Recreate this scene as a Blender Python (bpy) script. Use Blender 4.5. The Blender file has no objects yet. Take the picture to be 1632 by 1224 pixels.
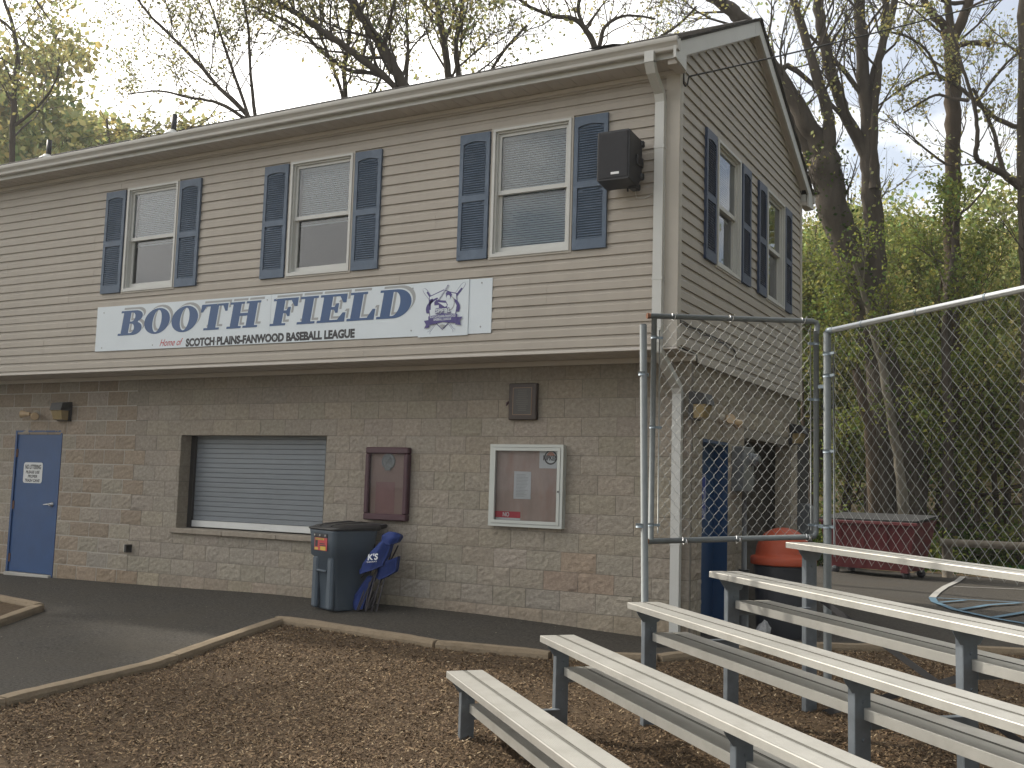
import bpy, bmesh, math, random
import numpy as np
from mathutils import Vector, Matrix, noise
from mathutils.geometry import tessellate_polygon

random.seed(7)
rng = np.random.default_rng(7)
R = math.radians
SC = bpy.context.scene
COL = SC.collection

# ------------------------------------------------------------------ camera
CAM = Vector((3.3699, -9.8894, 1.2835))
YAW, PITCH, ROLL, FPX = 0.503084, 0.099070, 0.029578, 1639.884
_cy, _sy, _cp, _sp = math.cos(YAW), math.sin(YAW), math.cos(PITCH), math.sin(PITCH)
FWD = Vector((-_sy * _cp, _cy * _cp, _sp))
_r0 = Vector((_cy, _sy, 0))
_u0 = _r0.cross(FWD)
_cr, _sr = math.cos(ROLL), math.sin(ROLL)
RGT = _cr * _r0 + _sr * _u0
UPV = -_sr * _r0 + _cr * _u0
cam_data = bpy.data.cameras.new("camera")
cam = bpy.data.objects.new("camera", cam_data)
COL.objects.link(cam)
cam.matrix_world = Matrix(((RGT.x, UPV.x, -FWD.x, CAM.x), (RGT.y, UPV.y, -FWD.y, CAM.y), (RGT.z, UPV.z, -FWD.z, CAM.z), (0, 0, 0, 1)))
cam_data.sensor_fit = 'HORIZONTAL'
cam_data.sensor_width = 36.0
cam_data.lens = 36.0 * FPX / 1632.0
cam_data.clip_start = 0.05
cam_data.clip_end = 2000
SC.camera = cam


def at(x, y, depth):
    """a point of the place seen at pixel (x, y) of the 1632x1224 photograph, depth metres ahead"""
    return CAM + (FWD + RGT * ((x - 816) / FPX) - UPV * ((y - 612) / FPX)) * depth


# ------------------------------------------------------------------ light
SUN_EL, SUN_AZ = R(34), R(-82.5)          # azimuth from +Y towards +X
SUN_DIR = Vector((math.sin(SUN_AZ) * math.cos(SUN_EL), math.cos(SUN_AZ) * math.cos(SUN_EL), math.sin(SUN_EL)))
SC.view_settings.view_transform = 'Standard'
SC.view_settings.look = 'None'
SC.view_settings.exposure = 0.36
SC.view_settings.gamma = 1
world = bpy.data.worlds.new("World")
SC.world = world
world.use_nodes = True
wn, wl = world.node_tree.nodes, world.node_tree.links
wn.clear()
w_out = wn.new('ShaderNodeOutputWorld')
w_bg = wn.new('ShaderNodeBackground')
w_sky = wn.new('ShaderNodeTexSky')
w_sky.sky_type = 'NISHITA'
w_sky.sun_disc = False
w_sky.sun_elevation = SUN_EL
w_sky.sun_rotation = SUN_AZ
w_sky.air_density = 1.0
w_sky.dust_density = 1.2
w_geo = wn.new('ShaderNodeTexCoord')
w_map = wn.new('ShaderNodeMapping')
w_map.inputs['Scale'].default_value = (1.0, 1.0, 2.6)
w_noise = wn.new('ShaderNodeTexNoise')
w_noise.inputs['Scale'].default_value = 2.6
w_noise.inputs['Detail'].default_value = 7
w_noise.inputs['Roughness'].default_value = 0.58
w_ramp = wn.new('ShaderNodeValToRGB')
w_ramp.color_ramp.elements[0].position = 0.47
w_ramp.color_ramp.elements[1].position = 0.66
# clouds thin out away from the sun
w_dot = wn.new('ShaderNodeVectorMath'); w_dot.operation = 'DOT_PRODUCT'
w_dot.inputs[1].default_value = SUN_DIR
w_mr = wn.new('ShaderNodeMapRange')
w_mr.inputs['From Min'].default_value = 0.42
w_mr.inputs['From Max'].default_value = 0.85
w_mr.inputs['To Min'].default_value = 0.22
w_mr.inputs['To Max'].default_value = 1.0
w_add = wn.new('ShaderNodeMath'); w_add.operation = 'ADD'; w_add.use_clamp = True
w_mix = wn.new('ShaderNodeMixRGB')
w_cl = wn.new('ShaderNodeMapRange')
w_cl.inputs['From Min'].default_value = 0.0
w_cl.inputs['From Max'].default_value = 1.0
w_cl.inputs['To Min'].default_value = 6.5
w_cl.inputs['To Max'].default_value = 21.0
w_cc = wn.new('ShaderNodeVectorMath'); w_cc.operation = 'SCALE'
w_cc.inputs[0].default_value = (1.03, 1.0, 0.95)
w_bg.inputs['Strength'].default_value = 0.12
wl.new(w_geo.outputs['Generated'], w_map.inputs['Vector'])
wl.new(w_map.outputs[0], w_noise.inputs['Vector'])
wl.new(w_noise.outputs['Fac'], w_ramp.inputs['Fac'])
wl.new(w_geo.outputs['Generated'], w_dot.inputs[0])
wl.new(w_dot.outputs['Value'], w_mr.inputs['Value'])
wl.new(w_ramp.outputs['Color'], w_add.inputs[0])
wl.new(w_mr.outputs[0], w_add.inputs[1])
wl.new(w_add.outputs[0], w_mix.inputs['Fac'])
wl.new(w_dot.outputs['Value'], w_cl.inputs['Value'])
wl.new(w_cl.outputs[0], w_cc.inputs['Scale'])
wl.new(w_sky.outputs['Color'], w_mix.inputs['Color1'])
wl.new(w_cc.outputs['Vector'], w_mix.inputs['Color2'])
wl.new(w_mix.outputs['Color'], w_bg.inputs['Color'])
wl.new(w_bg.outputs[0], w_out.inputs['Surface'])

sun_data = bpy.data.lights.new("sun", 'SUN')
sun_data.energy = 3.4
sun_data.angle = R(1.3)
sun_data.color = (1.0, 0.93, 0.82)
sun = bpy.data.objects.new("sun", sun_data)
COL.objects.link(sun)
sun.rotation_euler = SUN_DIR.to_track_quat('Z', 'Y').to_euler()
sun.location = (-20, 5, 20)

# ------------------------------------------------------------------ materials
MATS = {}


def mat(name, color, rough=0.6, metal=0.0, var=0.12, vscale=3.0, bump=0.0, bscale=60.0, spec=0.5, stretch=None, attr=False, dirt=None):
    """Principled material whose colour drifts a little with a noise; optional bump, optional face colour attribute"""
    if name in MATS:
        return MATS[name]
    m = bpy.data.materials.new(name)
    m.use_nodes = True
    nt = m.node_tree
    b = nt.nodes['Principled BSDF']
    b.inputs['Roughness'].default_value = rough
    b.inputs['Metallic'].default_value = metal
    b.inputs['Specular IOR Level'].default_value = spec
    tc = nt.nodes.new('ShaderNodeTexCoord')
    vec = tc.outputs['Object']
    if stretch:
        mp = nt.nodes.new('ShaderNodeMapping')
        mp.inputs['Scale'].default_value = stretch
        nt.links.new(vec, mp.inputs['Vector'])
        vec = mp.outputs[0]
    n = nt.nodes.new('ShaderNodeTexNoise')
    n.inputs['Scale'].default_value = vscale
    n.inputs['Detail'].default_value = 6
    n.inputs['Roughness'].default_value = 0.62
    nt.links.new(vec, n.inputs['Vector'])
    mr = nt.nodes.new('ShaderNodeMapRange')
    mr.inputs['From Min'].default_value = 0.25
    mr.inputs['From Max'].default_value = 0.75
    mr.inputs['To Min'].default_value = 1 - var
    mr.inputs['To Max'].default_value = 1 + var
    nt.links.new(n.outputs['Fac'], mr.inputs['Value'])
    sc = nt.nodes.new('ShaderNodeVectorMath')
    sc.operation = 'SCALE'
    if attr:
        a = nt.nodes.new('ShaderNodeAttribute')
        a.attribute_name = 'tint'
        mu = nt.nodes.new('ShaderNodeVectorMath')
        mu.operation = 'MULTIPLY'
        mu.inputs[1].default_value = color[:3]
        nt.links.new(a.outputs['Color'], mu.inputs[0])
        nt.links.new(mu.outputs[0], sc.inputs[0])
    else:
        sc.inputs[0].default_value = color[:3]
    nt.links.new(mr.outputs[0], sc.inputs['Scale'])
    src = sc.outputs['Vector']
    if dirt:
        dn = nt.nodes.new('ShaderNodeTexNoise')
        dn.inputs['Scale'].default_value = dirt[1]
        dn.inputs['Detail'].default_value = 8
        dn.inputs['Roughness'].default_value = 0.7
        dr = nt.nodes.new('ShaderNodeValToRGB')
        dr.color_ramp.elements[0].position = dirt[2]
        dr.color_ramp.elements[1].position = dirt[3]
        dr.color_ramp.elements[1].color = (dirt[4],) * 3 + (1,)
        nt.links.new(vec, dn.inputs['Vector'])
        nt.links.new(dn.outputs['Fac'], dr.inputs['Fac'])
        mx = nt.nodes.new('ShaderNodeMixRGB')
        mx.inputs['Color2'].default_value = tuple(dirt[0]) + (1,)
        nt.links.new(dr.outputs['Color'], mx.inputs['Fac'])
        nt.links.new(src, mx.inputs['Color1'])
        src = mx.outputs['Color']
    nt.links.new(src, b.inputs['Base Color'])
    if bump:
        bn = nt.nodes.new('ShaderNodeTexNoise')
        bn.inputs['Scale'].default_value = bscale
        bn.inputs['Detail'].default_value = 6
        bn.inputs['Roughness'].default_value = 0.65
        nt.links.new(vec, bn.inputs['Vector'])
        bp = nt.nodes.new('ShaderNodeBump')
        bp.inputs['Strength'].default_value = bump
        bp.inputs['Distance'].default_value = 0.02
        nt.links.new(bn.outputs['Fac'], bp.inputs['Height'])
        nt.links.new(bp.outputs[0], b.inputs['Normal'])
    MATS[name] = m
    return m


def glass_mat(name, tint=(1, 1, 1), refl=0.35, rough=0.02, wave=0.02, fk=1.6):
    m = bpy.data.materials.new(name)
    m.use_nodes = True
    nt = m.node_tree
    nt.nodes.clear()
    o = nt.nodes.new('ShaderNodeOutputMaterial')
    t = nt.nodes.new('ShaderNodeBsdfTransparent')
    t.inputs['Color'].default_value = tuple(tint) + (1,)
    g = nt.nodes.new('ShaderNodeBsdfGlossy')
    g.inputs['Roughness'].default_value = rough
    g.inputs['Color'].default_value = (0.95, 0.97, 1, 1)
    f = nt.nodes.new('ShaderNodeFresnel')
    f.inputs['IOR'].default_value = 1.5
    ad = nt.nodes.new('ShaderNodeMath')
    ad.operation = 'MULTIPLY_ADD'
    ad.inputs[1].default_value = fk
    ad.inputs[2].default_value = refl
    ad.use_clamp = True
    mx = nt.nodes.new('ShaderNodeMixShader')
    tc = nt.nodes.new('ShaderNodeTexCoord')
    n = nt.nodes.new('ShaderNodeTexNoise')
    n.inputs['Scale'].default_value = 2.2
    n.inputs['Detail'].default_value = 1
    bp = nt.nodes.new('ShaderNodeBump')
    bp.inputs['Strength'].default_value = wave
    bp.inputs['Distance'].default_value = 0.3
    nt.links.new(tc.outputs['Object'], n.inputs['Vector'])
    nt.links.new(n.outputs['Fac'], bp.inputs['Height'])
    nt.links.new(bp.outputs[0], g.inputs['Normal'])
    nt.links.new(f.outputs[0], ad.inputs[0])
    nt.links.new(ad.outputs[0], mx.inputs['Fac'])
    nt.links.new(t.outputs[0], mx.inputs[1])
    nt.links.new(g.outputs[0], mx.inputs[2])
    nt.links.new(mx.outputs[0], o.inputs['Surface'])
    return m


# ------------------------------------------------------------------ mesh helpers
class MB:
    """collects shapes; build() links them as ONE mesh object"""

    def __init__(s):
        s.v, s.f, s.m, s.t, s.sm = [], [], [], [], []
        s.mats = []
        s.cur = 0
        s.tint = None
        s.smooth = False

    def mat(s, m):
        if m not in s.mats:
            s.mats.append(m)
        s.cur = s.mats.index(m)
        return s

    def face(s, idx):
        s.f.append(tuple(idx)); s.m.append(s.cur); s.t.append(s.tint); s.sm.append(s.smooth)

    def add(s, pts, faces):
        o = len(s.v)
        s.v.extend([tuple(p) for p in pts])
        for f in faces:
            s.face([o + i for i in f])
        return s

    def quad(s, a, b, c, d):
        return s.add([a, b, c, d], [(0, 1, 2, 3)])

    def box(s, x0, x1, y0, y1, z0, z1):
        return s.add([(x0, y0, z0), (x1, y0, z0), (x1, y1, z0), (x0, y1, z0), (x0, y0, z1), (x1, y0, z1), (x1, y1, z1), (x0, y1, z1)],
                     [(0, 3, 2, 1), (4, 5, 6, 7), (0, 1, 5, 4), (1, 2, 6, 5), (2, 3, 7, 6), (3, 0, 4, 7)])

    def bbox(s, x0, x1, y0, y1, z0, z1, b=0.004):
        """box with chamfered edges"""
        b = min(b, abs(x1 - x0) * .4, abs(y1 - y0) * .4, abs(z1 - z0) * .4)
        P = []
        idx = {}
        for ix, X in enumerate((x0, x1)):
            for iy, Y in enumerate((y0, y1)):
                for iz, Z in enumerate((z0, z1)):
                    sx, sy, sz = (1, -1)[ix], (1, -1)[iy], (1, -1)[iz]
                    idx[ix, iy, iz, 'x'] = len(P); P.append((X, Y + sy * b, Z + sz * b))
                    idx[ix, iy, iz, 'y'] = len(P); P.append((X + sx * b, Y, Z + sz * b))
                    idx[ix, iy, iz, 'z'] = len(P); P.append((X + sx * b, Y + sy * b, Z))
        F = []
        for ix in (0, 1):
            q = [idx[ix, a, c, 'x'] for a, c in ((0, 0), (1, 0), (1, 1), (0, 1))]
            F.append(q if ix else q[::-1])
        for iy in (0, 1):
            q = [idx[a, iy, c, 'y'] for a, c in ((0, 0), (0, 1), (1, 1), (1, 0))]
            F.append(q if iy else q[::-1])
        for iz in (0, 1):
            q = [idx[a, c, iz, 'z'] for a, c in ((0, 0), (1, 0), (1, 1), (0, 1))]
            F.append(q if iz else q[::-1])
        for iy in (0, 1):
            for iz in (0, 1):
                F.append([idx[0, iy, iz, 'y'], idx[1, iy, iz, 'y'], idx[1, iy, iz, 'z'], idx[0, iy, iz, 'z']][::(1 if iy != iz else -1)])
        for ix in (0, 1):
            for iz in (0, 1):
                F.append([idx[ix, 0, iz, 'x'], idx[ix, 1, iz, 'x'], idx[ix, 1, iz, 'z'], idx[ix, 0, iz, 'z']][::(1 if ix == iz else -1)])
        for ix in (0, 1):
            for iy in (0, 1):
                F.append([idx[ix, iy, 0, 'x'], idx[ix, iy, 1, 'x'], idx[ix, iy, 1, 'y'], idx[ix, iy, 0, 'y']][::(1 if ix != iy else -1)])
        for ix in (0, 1):
            for iy in (0, 1):
                for iz in (0, 1):
                    q = [idx[ix, iy, iz, 'x'], idx[ix, iy, iz, 'y'], idx[ix, iy, iz, 'z']]
                    F.append(q if (ix + iy + iz) % 2 else q[::-1])
        return s.add(P, F)

    def obox(s, c, ax, ay, az, hx, hy, hz):
        """oriented box: centre, three unit axes, half sizes"""
        c, ax, ay, az = Vector(c), Vector(ax), Vector(ay), Vector(az)
        P = []
        for k in (-1, 1):
            for a, b in ((-1, -1), (1, -1), (1, 1), (-1, 1)):
                P.append(c + ax * hx * a + ay * hy * b + az * hz * k)
        return s.add(P, [(0, 3, 2, 1), (4, 5, 6, 7), (0, 1, 5, 4), (1, 2, 6, 5), (2, 3, 7, 6), (3, 0, 4, 7)])

    def tube(s, pts, rad, n=8, cap=True):
        pts = [Vector(p) for p in pts]
        if isinstance(rad, (int, float)):
            rad = [rad] * len(pts)
        o = len(s.v)
        up = None
        for i, p in enumerate(pts):
            d = (pts[min(i + 1, len(pts) - 1)] - pts[max(i - 1, 0)])
            if d.length < 1e-9:
                d = Vector((0, 0, 1))
            d.normalize()
            if up is None:
                up = Vector((0, 0, 1)) if abs(d.z) < 0.9 else Vector((1, 0, 0))
            a = d.cross(up)
            if a.length < 1e-6:
                a = d.orthogonal()
            a.normalize()
            b = a.cross(d).normalized()
            up = b
            for k in range(n):
                t = 2 * math.pi * k / n
                s.v.append(tuple(p + a * (math.cos(t) * rad[i]) + b * (math.sin(t) * rad[i])))
        sm = s.smooth
        s.smooth = True
        for i in range(len(pts) - 1):
            for k in range(n):
                k2 = (k + 1) % n
                s.face([o + i * n + k, o + (i + 1) * n + k, o + (i + 1) * n + k2, o + i * n + k2][::-1])
        s.smooth = sm
        if cap:
            s.face([o + k for k in range(n)])
            e = o + (len(pts) - 1) * n
            s.face([e + k for k in range(n)][::-1])
        return s

    def prism(s, poly, fn, d0, d1, holes=()):
        """flat outline (u, v) with holes, mapped by fn(u, v, w), between w = d0 and w = d1"""
        loops = [list(poly)] + [list(h) for h in holes]
        flat = [p for l in loops for p in l]
        tris = tessellate_polygon([[Vector((p[0], p[1], 0)) for p in l] for l in loops])
        o = len(s.v)
        n = len(flat)
        for w in (d0, d1):
            s.v.extend([tuple(fn(p[0], p[1], w)) for p in flat])
        for t in tris:
            a, b, c = t
            ar = (flat[b][0] - flat[a][0]) * (flat[c][1] - flat[a][1]) - (flat[b][1] - flat[a][1]) * (flat[c][0] - flat[a][0])
            if ar < 0:
                t = (a, c, b)
            s.face([o + n + i for i in t])
            if d0 != d1:
                s.face([o + i for i in t][::-1])
        if d0 != d1:
            k = 0
            for l in loops:
                for i in range(len(l)):
                    j = (i + 1) % len(l)
                    s.face([o + k + i, o + k + j, o + n + k + j, o + n + k + i])
                k += len(l)
        return s

    def flat(s, poly, fn, w, holes=()):
        """one-sided sheet"""
        loops = [list(poly)] + [list(h) for h in holes]
        fl = [p for l in loops for p in l]
        tris = tessellate_polygon([[Vector((p[0], p[1], 0)) for p in l] for l in loops])
        o = len(s.v)
        s.v.extend([tuple(fn(p[0], p[1], w)) for p in fl])
        for t in tris:
            a, b, c = t
            ar = (fl[b][0] - fl[a][0]) * (fl[c][1] - fl[a][1]) - (fl[b][1] - fl[a][1]) * (fl[c][0] - fl[a][0])
            if ar < 0:
                t = (a, c, b)
            s.face([o + i for i in t])
        return s

    def lathe(s, prof, c, n=24, axis='z'):
        o = len(s.v)
        for r, z in prof:
            for k in range(n):
                t = 2 * math.pi * k / n
                s.v.append((c[0] + r * math.cos(t), c[1] + r * math.sin(t), c[2] + z))
        sm = s.smooth
        s.smooth = True
        for i in range(len(prof) - 1):
            for k in range(n):
                k2 = (k + 1) % n
                s.face([o + i * n + k, o + i * n + k2, o + (i + 1) * n + k2, o + (i + 1) * n + k])
        s.smooth = sm
        s.face([o + k for k in range(n)][::-1])
        e = o + (len(prof) - 1) * n
        s.face([e + k for k in range(n)])
        return s

    def build(s, name, m=None, parent=None, loc=None, fix=False):
        me = bpy.data.meshes.new(name)
        me.from_pydata(s.v, [], s.f)
        if s.mats:
            for x in s.mats:
                me.materials.append(x)
            me.polygons.foreach_set('material_index', s.m)
        elif m:
            me.materials.append(m)
        if any(s.sm):
            me.polygons.foreach_set('use_smooth', s.sm)
        if any(t is not None for t in s.t):
            at_ = me.color_attributes.new('tint', 'FLOAT_COLOR', 'CORNER')
            buf = []
            for p, t in zip(s.f, s.t):
                c = tuple(t or (1, 1, 1)) + (1,)
                buf.extend(c * len(p))
            at_.data.foreach_set('color', buf)
        if fix:
            bm = bmesh.new(); bm.from_mesh(me)
            bmesh.ops.recalc_face_normals(bm, faces=bm.faces)
            bm.to_mesh(me); bm.free()
        me.update()
        o = bpy.data.objects.new(name, me)
        COL.objects.link(o)
        if parent is not None:
            o.parent = parent
        if loc is not None:
            o.location = loc
        return o


def empty(name, loc=(0, 0, 0), rz=0, parent=None):
    o = bpy.data.objects.new(name, None)
    COL.objects.link(o)
    o.empty_display_size = 0.1
    o.location = loc
    o.rotation_euler = (0, 0, rz)
    if parent is not None:
        o.parent = parent
    return o


def tag(o, label=None, cat=None, group=None, kind=None):
    if label: o['label'] = label
    if cat: o['category'] = cat
    if group: o['group'] = group
    if kind: o['kind'] = kind
    return o


def struct(o, label=None):
    o['kind'] = 'structure'
    if label: o['label'] = label
    return o


def copy_tree(o, parent=None, label=None):
    c = o.copy()
    COL.objects.link(c)
    c.parent = parent
    for ch in [x for x in bpy.data.objects if x.parent == o]:
        copy_tree(ch, c)
    if label: c['label'] = label
    return c


def text_mesh(s, body, fn, h, x, y, w, width=None, align='LEFT', bold=0.0, shear=0.0, sp=1.0):
    """built-in lettering filled into MB s; h = cap height; mapped by fn(u, v, w)"""
    cu = bpy.data.curves.new('t', 'FONT')
    cu.body = body
    cu.size = 1.0
    cu.offset = bold
    cu.shear = shear
    cu.space_character = sp
    cu.resolution_u = 3
    ob = bpy.data.objects.new('t', cu)
    COL.objects.link(ob)
    dg = bpy.context.evaluated_depsgraph_get()
    me = bpy.data.meshes.new_from_object(ob.evaluated_get(dg))
    vs = [v.co.copy() for v in me.vertices]
    fs = [tuple(p.vertices) for p in me.polygons]
    bpy.data.objects.remove(ob)
    bpy.data.curves.remove(cu)
    bpy.data.meshes.remove(me)
    if not vs:
        return
    x0, x1 = min(v.x for v in vs), max(v.x for v in vs)
    k = h / 0.70
    kx = k
    if width:
        kx = width / (x1 - x0)
    tw = (x1 - x0) * kx
    ox = {'LEFT': 0, 'CENTER': -tw / 2, 'RIGHT': -tw}[align]
    P = [fn(x + ox + (v.x - x0) * kx, y + v.y * k, w) for v in vs]
    F = []
    for f in fs:
        ar = sum(vs[f[i]].x * vs[f[(i + 1) % len(f)]].y - vs[f[(i + 1) % len(f)]].x * vs[f[i]].y for i in range(len(f)))
        F.append(f if ar > 0 else f[::-1])
    s.add(P, F)


# ------------------------------------------------------------------ ground levels
_WX = [-60, -12, -10.4, -8.5, -6.8, -5.7, -3.3, -2.4, -1.6, -.8, 0, 60]
_WZ = [-.24, -.24, -.215, -.185, -.155, -.13, -.107, -.118, -.135, -.165, -.19, -.20]


def zg(x, y):
    w = float(np.interp(x, _WX, _WZ))
    if y >= 0:
        return w
    t = min(1.0, -y / 3.5)
    return w + t * (-.37 - w)


def zt(x, y):
    """terrain: level around the building, a wooded slope behind"""
    z = zg(x, y) - 0.02
    d = max(0.0, y - 12.4 + 0.06 * max(0.0, -x))
    hill = 0.20 * d - 0.20 * 9 * (1 - math.exp(-d / 9.0))
    n = noise.noise(Vector((x * .05, y * .05, 0))) * min(1.2, d * .08)
    n += noise.noise(Vector((x * .4, y * .4, 3))) * min(.12, d * .04)
    return z + min(hill, 18) + n
# ------------------------------------------------------------------ materials of the building
M_SIDING = mat('vinyl_siding', (.378, .338, .286), rough=.5, var=.06, vscale=1.6, spec=.35, stretch=(2.2, 2.2, .35), bump=.06, bscale=12, dirt=((.27, .24, .2), 1.4, .58, .95, .5))
M_TRIM = mat('beige_trim', (.43, .395, .34), rough=.5, var=.06, vscale=2, spec=.35)
M_WHITE = mat('white_vinyl', (.53, .53, .50), rough=.45, var=.05, vscale=3, dirt=((.45, .42, .36), 5, .6, .9, .4))
M_ALU = mat('gutter_aluminium', (.46, .44, .40), rough=.42, var=.08, vscale=2, stretch=(.6, 1, 4), dirt=((.33, .31, .27), 2.5, .55, .85, .55))
M_SOFFIT = mat('soffit_panel', (.52, .48, .43), rough=.55, var=.06, vscale=2)
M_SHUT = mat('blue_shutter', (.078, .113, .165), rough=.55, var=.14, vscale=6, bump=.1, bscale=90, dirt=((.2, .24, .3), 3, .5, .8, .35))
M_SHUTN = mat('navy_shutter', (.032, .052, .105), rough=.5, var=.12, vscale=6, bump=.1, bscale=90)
M_ROOF = mat('asphalt_shingle', (.06, .055, .05), rough=.95, var=.3, vscale=9, bump=.4, bscale=150, attr=True)
M_BLOCK = mat('split_face_block', (.392, .345, .282), rough=.95, var=.24, vscale=26, bump=1.0, bscale=95, attr=True, spec=.2,
              dirt=((.23, .20, .165), 2.1, .52, .85, .35))
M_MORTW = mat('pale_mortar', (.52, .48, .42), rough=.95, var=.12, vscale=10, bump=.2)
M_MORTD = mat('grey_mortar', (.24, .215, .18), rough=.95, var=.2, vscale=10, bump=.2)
M_BLUE = mat('blue_door_paint', (.013, .060, .175), rough=.45, var=.1, vscale=4, bump=.05, bscale=60)
M_NAVYD = mat('dark_blue_door_paint', (.012, .055, .145), rough=.45, var=.12, vscale=4, bump=.05)
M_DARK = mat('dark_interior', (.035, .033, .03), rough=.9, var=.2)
M_ROOM = mat('room_paint', (.30, .29, .27), rough=.9, var=.1)
M_BLACK = mat('black_plastic', (.013, .013, .016), rough=.5, var=.15, bump=.05, bscale=120)
M_STEEL = mat('brushed_steel', (.5, .5, .5), rough=.32, metal=1, var=.1)
M_SHUTTER = mat('roll_door_steel', (.20, .22, .24), rough=.45, metal=.25, var=.07, vscale=3, dirt=((.2, .21, .22), 2, .5, .8, .5))
M_SILL = mat('sill_concrete', (.33, .285, .23), rough=.95, var=.2, vscale=12, bump=.6, bscale=70)
M_BLIND = mat('blind_slat', (.62, .66, .68), rough=.5, var=.04)
M_AMBER = mat('amber_lens', (.27, .20, .09), rough=.3, var=.2, vscale=12)
M_BRONZE = mat('bronze_housing', (.02, .018, .017), rough=.5, var=.15)
G_WIN = glass_mat('window_glass', tint=(.74, .79, .80), refl=.02, wave=.006, fk=1.3)
G_CASE = glass_mat('case_glass', tint=(.9, .9, .9), refl=.0, wave=.0, fk=.55)

YF = -0.6175
front = lambda u, v, w: (u, YF - w, v)
side = lambda u, v, w: (0.03 + w, u, v)
low = lambda u, v, w: (u, -w, v)
lowside = lambda u, v, w: (w, u, v)

bld = empty('field_house')
tag(bld, 'two storey field house with beige vinyl siding over split faced block', 'building')

# ---- siding
LINE0, CRS = 5.2064, 0.11454
PROF = [(0, .019), (.60, .0165), (.70, .008), (.93, .0035), (1.0, .002)]


def siding(mb, fn, z0, z1, u0, u1, holes, seams=()):
    zs = []
    m0 = math.floor((z0 - LINE0) / CRS) - 1
    m = m0
    while LINE0 + m * CRS < z1 + CRS:
        b = LINE0 + m * CRS
        for (ta, wa), (tb, wb) in zip(PROF[:-1], PROF[1:]):
            za, zb = b + ta * CRS, b + tb * CRS
            cuts = sorted({za, zb} | {h for H in holes for h in H[2:4] if za < h < zb} | {h for h in (z0, z1) if za < h < zb})
            for ca, cb in zip(cuts[:-1], cuts[1:]):
                if cb <= z0 + 1e-6 or ca >= z1 - 1e-6:
                    continue
                wA = wa + (wb - wa) * (ca - za) / (zb - za)
                wB = wa + (wb - wa) * (cb - za) / (zb - za)
                zs.append((ca, cb, wA, wB, m))
        # step down to the next course below
        if z0 < b < z1:
            zs.append((b, b, PROF[-1][1], PROF[0][1], m))
        m += 1
    for ca, cb, wA, wB, mi in zs:
        mid = (ca + cb) / 2
        iv = [(u0(ca), u1(ca), u0(cb), u1(cb))]
        if iv[0][1] - iv[0][0] < .01:
            continue
        for H in sorted(holes):
            if H[2] - 1e-6 < mid < H[3] + 1e-6:
                new = []
                for a, b, c, d in iv:
                    if H[0] > a and H[1] < b:
                        new += [(a, H[0], c, H[0]), (H[1], b, H[1], d)]
                    else:
                        new.append((a, b, c, d))
                iv = new
        g = mi // 2
        s0 = ((g * 1.37 + .45 * (g % 3)) % 3.66) - 18.3
        for a, b, c, d in iv:
            if abs(a - c) > 1e-6 or abs(b - d) > 1e-6:
                mb.quad(fn(a, ca, wA), fn(b, ca, wA), fn(d, cb, wB), fn(c, cb, wB)); continue
            k = math.floor((a - s0) / 3.66)
            x = a
            while x < b - 1e-6:
                xe = min(b, s0 + (k + 1) * 3.66)
                dw = .0022 * (k % 2)
                mb.quad(fn(x, ca, wA + dw), fn(xe, ca, wA + dw), fn(xe, cb, wB + dw), fn(x, cb, wB + dw))
                if xe < b:
                    mb.quad(fn(xe, ca, wA), fn(xe, ca, wA + .0022), fn(xe, cb, wB + .0022), fn(xe, cb, wB))
                x = xe; k += 1


WINS_F = [(-7.65, .97), (-4.845, .97), (-2.052, .97)]
WINS_S = [(.55, .905), (2.57, .905)]
WZ0, WH = 3.66, 1.435
SID_BOT = 2.662
ROOFZ = lambda y: 5.56 + .497 * (min(y, 3.814 - y) + .95)
XL = -15.0
holes = [(u + .03, u + W - .03, WZ0 + .03, WZ0 + WH - .03) for u, W in WINS_F]
mb = MB()
siding(mb, front, SID_BOT, 5.40, lambda z: XL, lambda z: 0.0, holes)
mb.build('siding_wall', M_SIDING, bld)
holes = [(u + .03, u + W - .03, WZ0 + .03, WZ0 + WH - .03) for u, W in WINS_S]
mb = MB()
gl = lambda z: max(-.60, (z - 5.64) / .497 - .42) if z > 5.3 else -.60
SIDE_U0 = lambda z: (-.60 if z > SID_BOT else 0.0) if z < 5.39 else max(-.6, (z + .13 - 5.56) / .497 - .95)
SIDE_U1 = lambda z: min(4.42, 3.814 - ((z + .13 - 5.56) / .497 - .95)) if z > 5.2 else 4.42
siding(mb, side, SID_BOT, 6.86, SIDE_U0, SIDE_U1, holes)
siding(mb, side, 2.575, SID_BOT, lambda z: 0.0, lambda z: 4.42, [])
mb.build('gable_siding', M_SIDING, bld)
# back and far end, plain sheets of the same cladding
mb = MB()
mb.quad((0.03, 4.43, 2.57), (XL, 4.43, 2.57), (XL, 4.43, 5.4), (0.03, 4.43, 5.4))
mb.quad((XL, 4.43, 2.57), (XL, YF, 2.57), (XL, YF, 5.4), (XL, 4.43, 5.4))
mb.build('rear_siding', M_SIDING, bld)

# rooms upstairs: floor, ceiling, partition walls seen dimly through the glass
mb = MB()
mb.quad((XL, YF + .1, 2.72), (-.1, YF + .1, 2.72), (-.1, 4.35, 2.72), (XL, 4.35, 2.72))
mb.quad((XL, YF + .1, 5.36), (XL, 4.35, 5.36), (-.1, 4.35, 5.36), (-.1, YF + .1, 5.36))
mb.quad((XL, 4.33, 2.72), (-.1, 4.33, 2.72), (-.1, 4.33, 5.36), (XL, 4.33, 5.36))
for X in (-3.2, -6.1, -9.5):
    mb.box(X, X + .1, YF + .12, 4.3, 2.73, 5.35)
mb.build('interior_wall', M_ROOM, bld)

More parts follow.
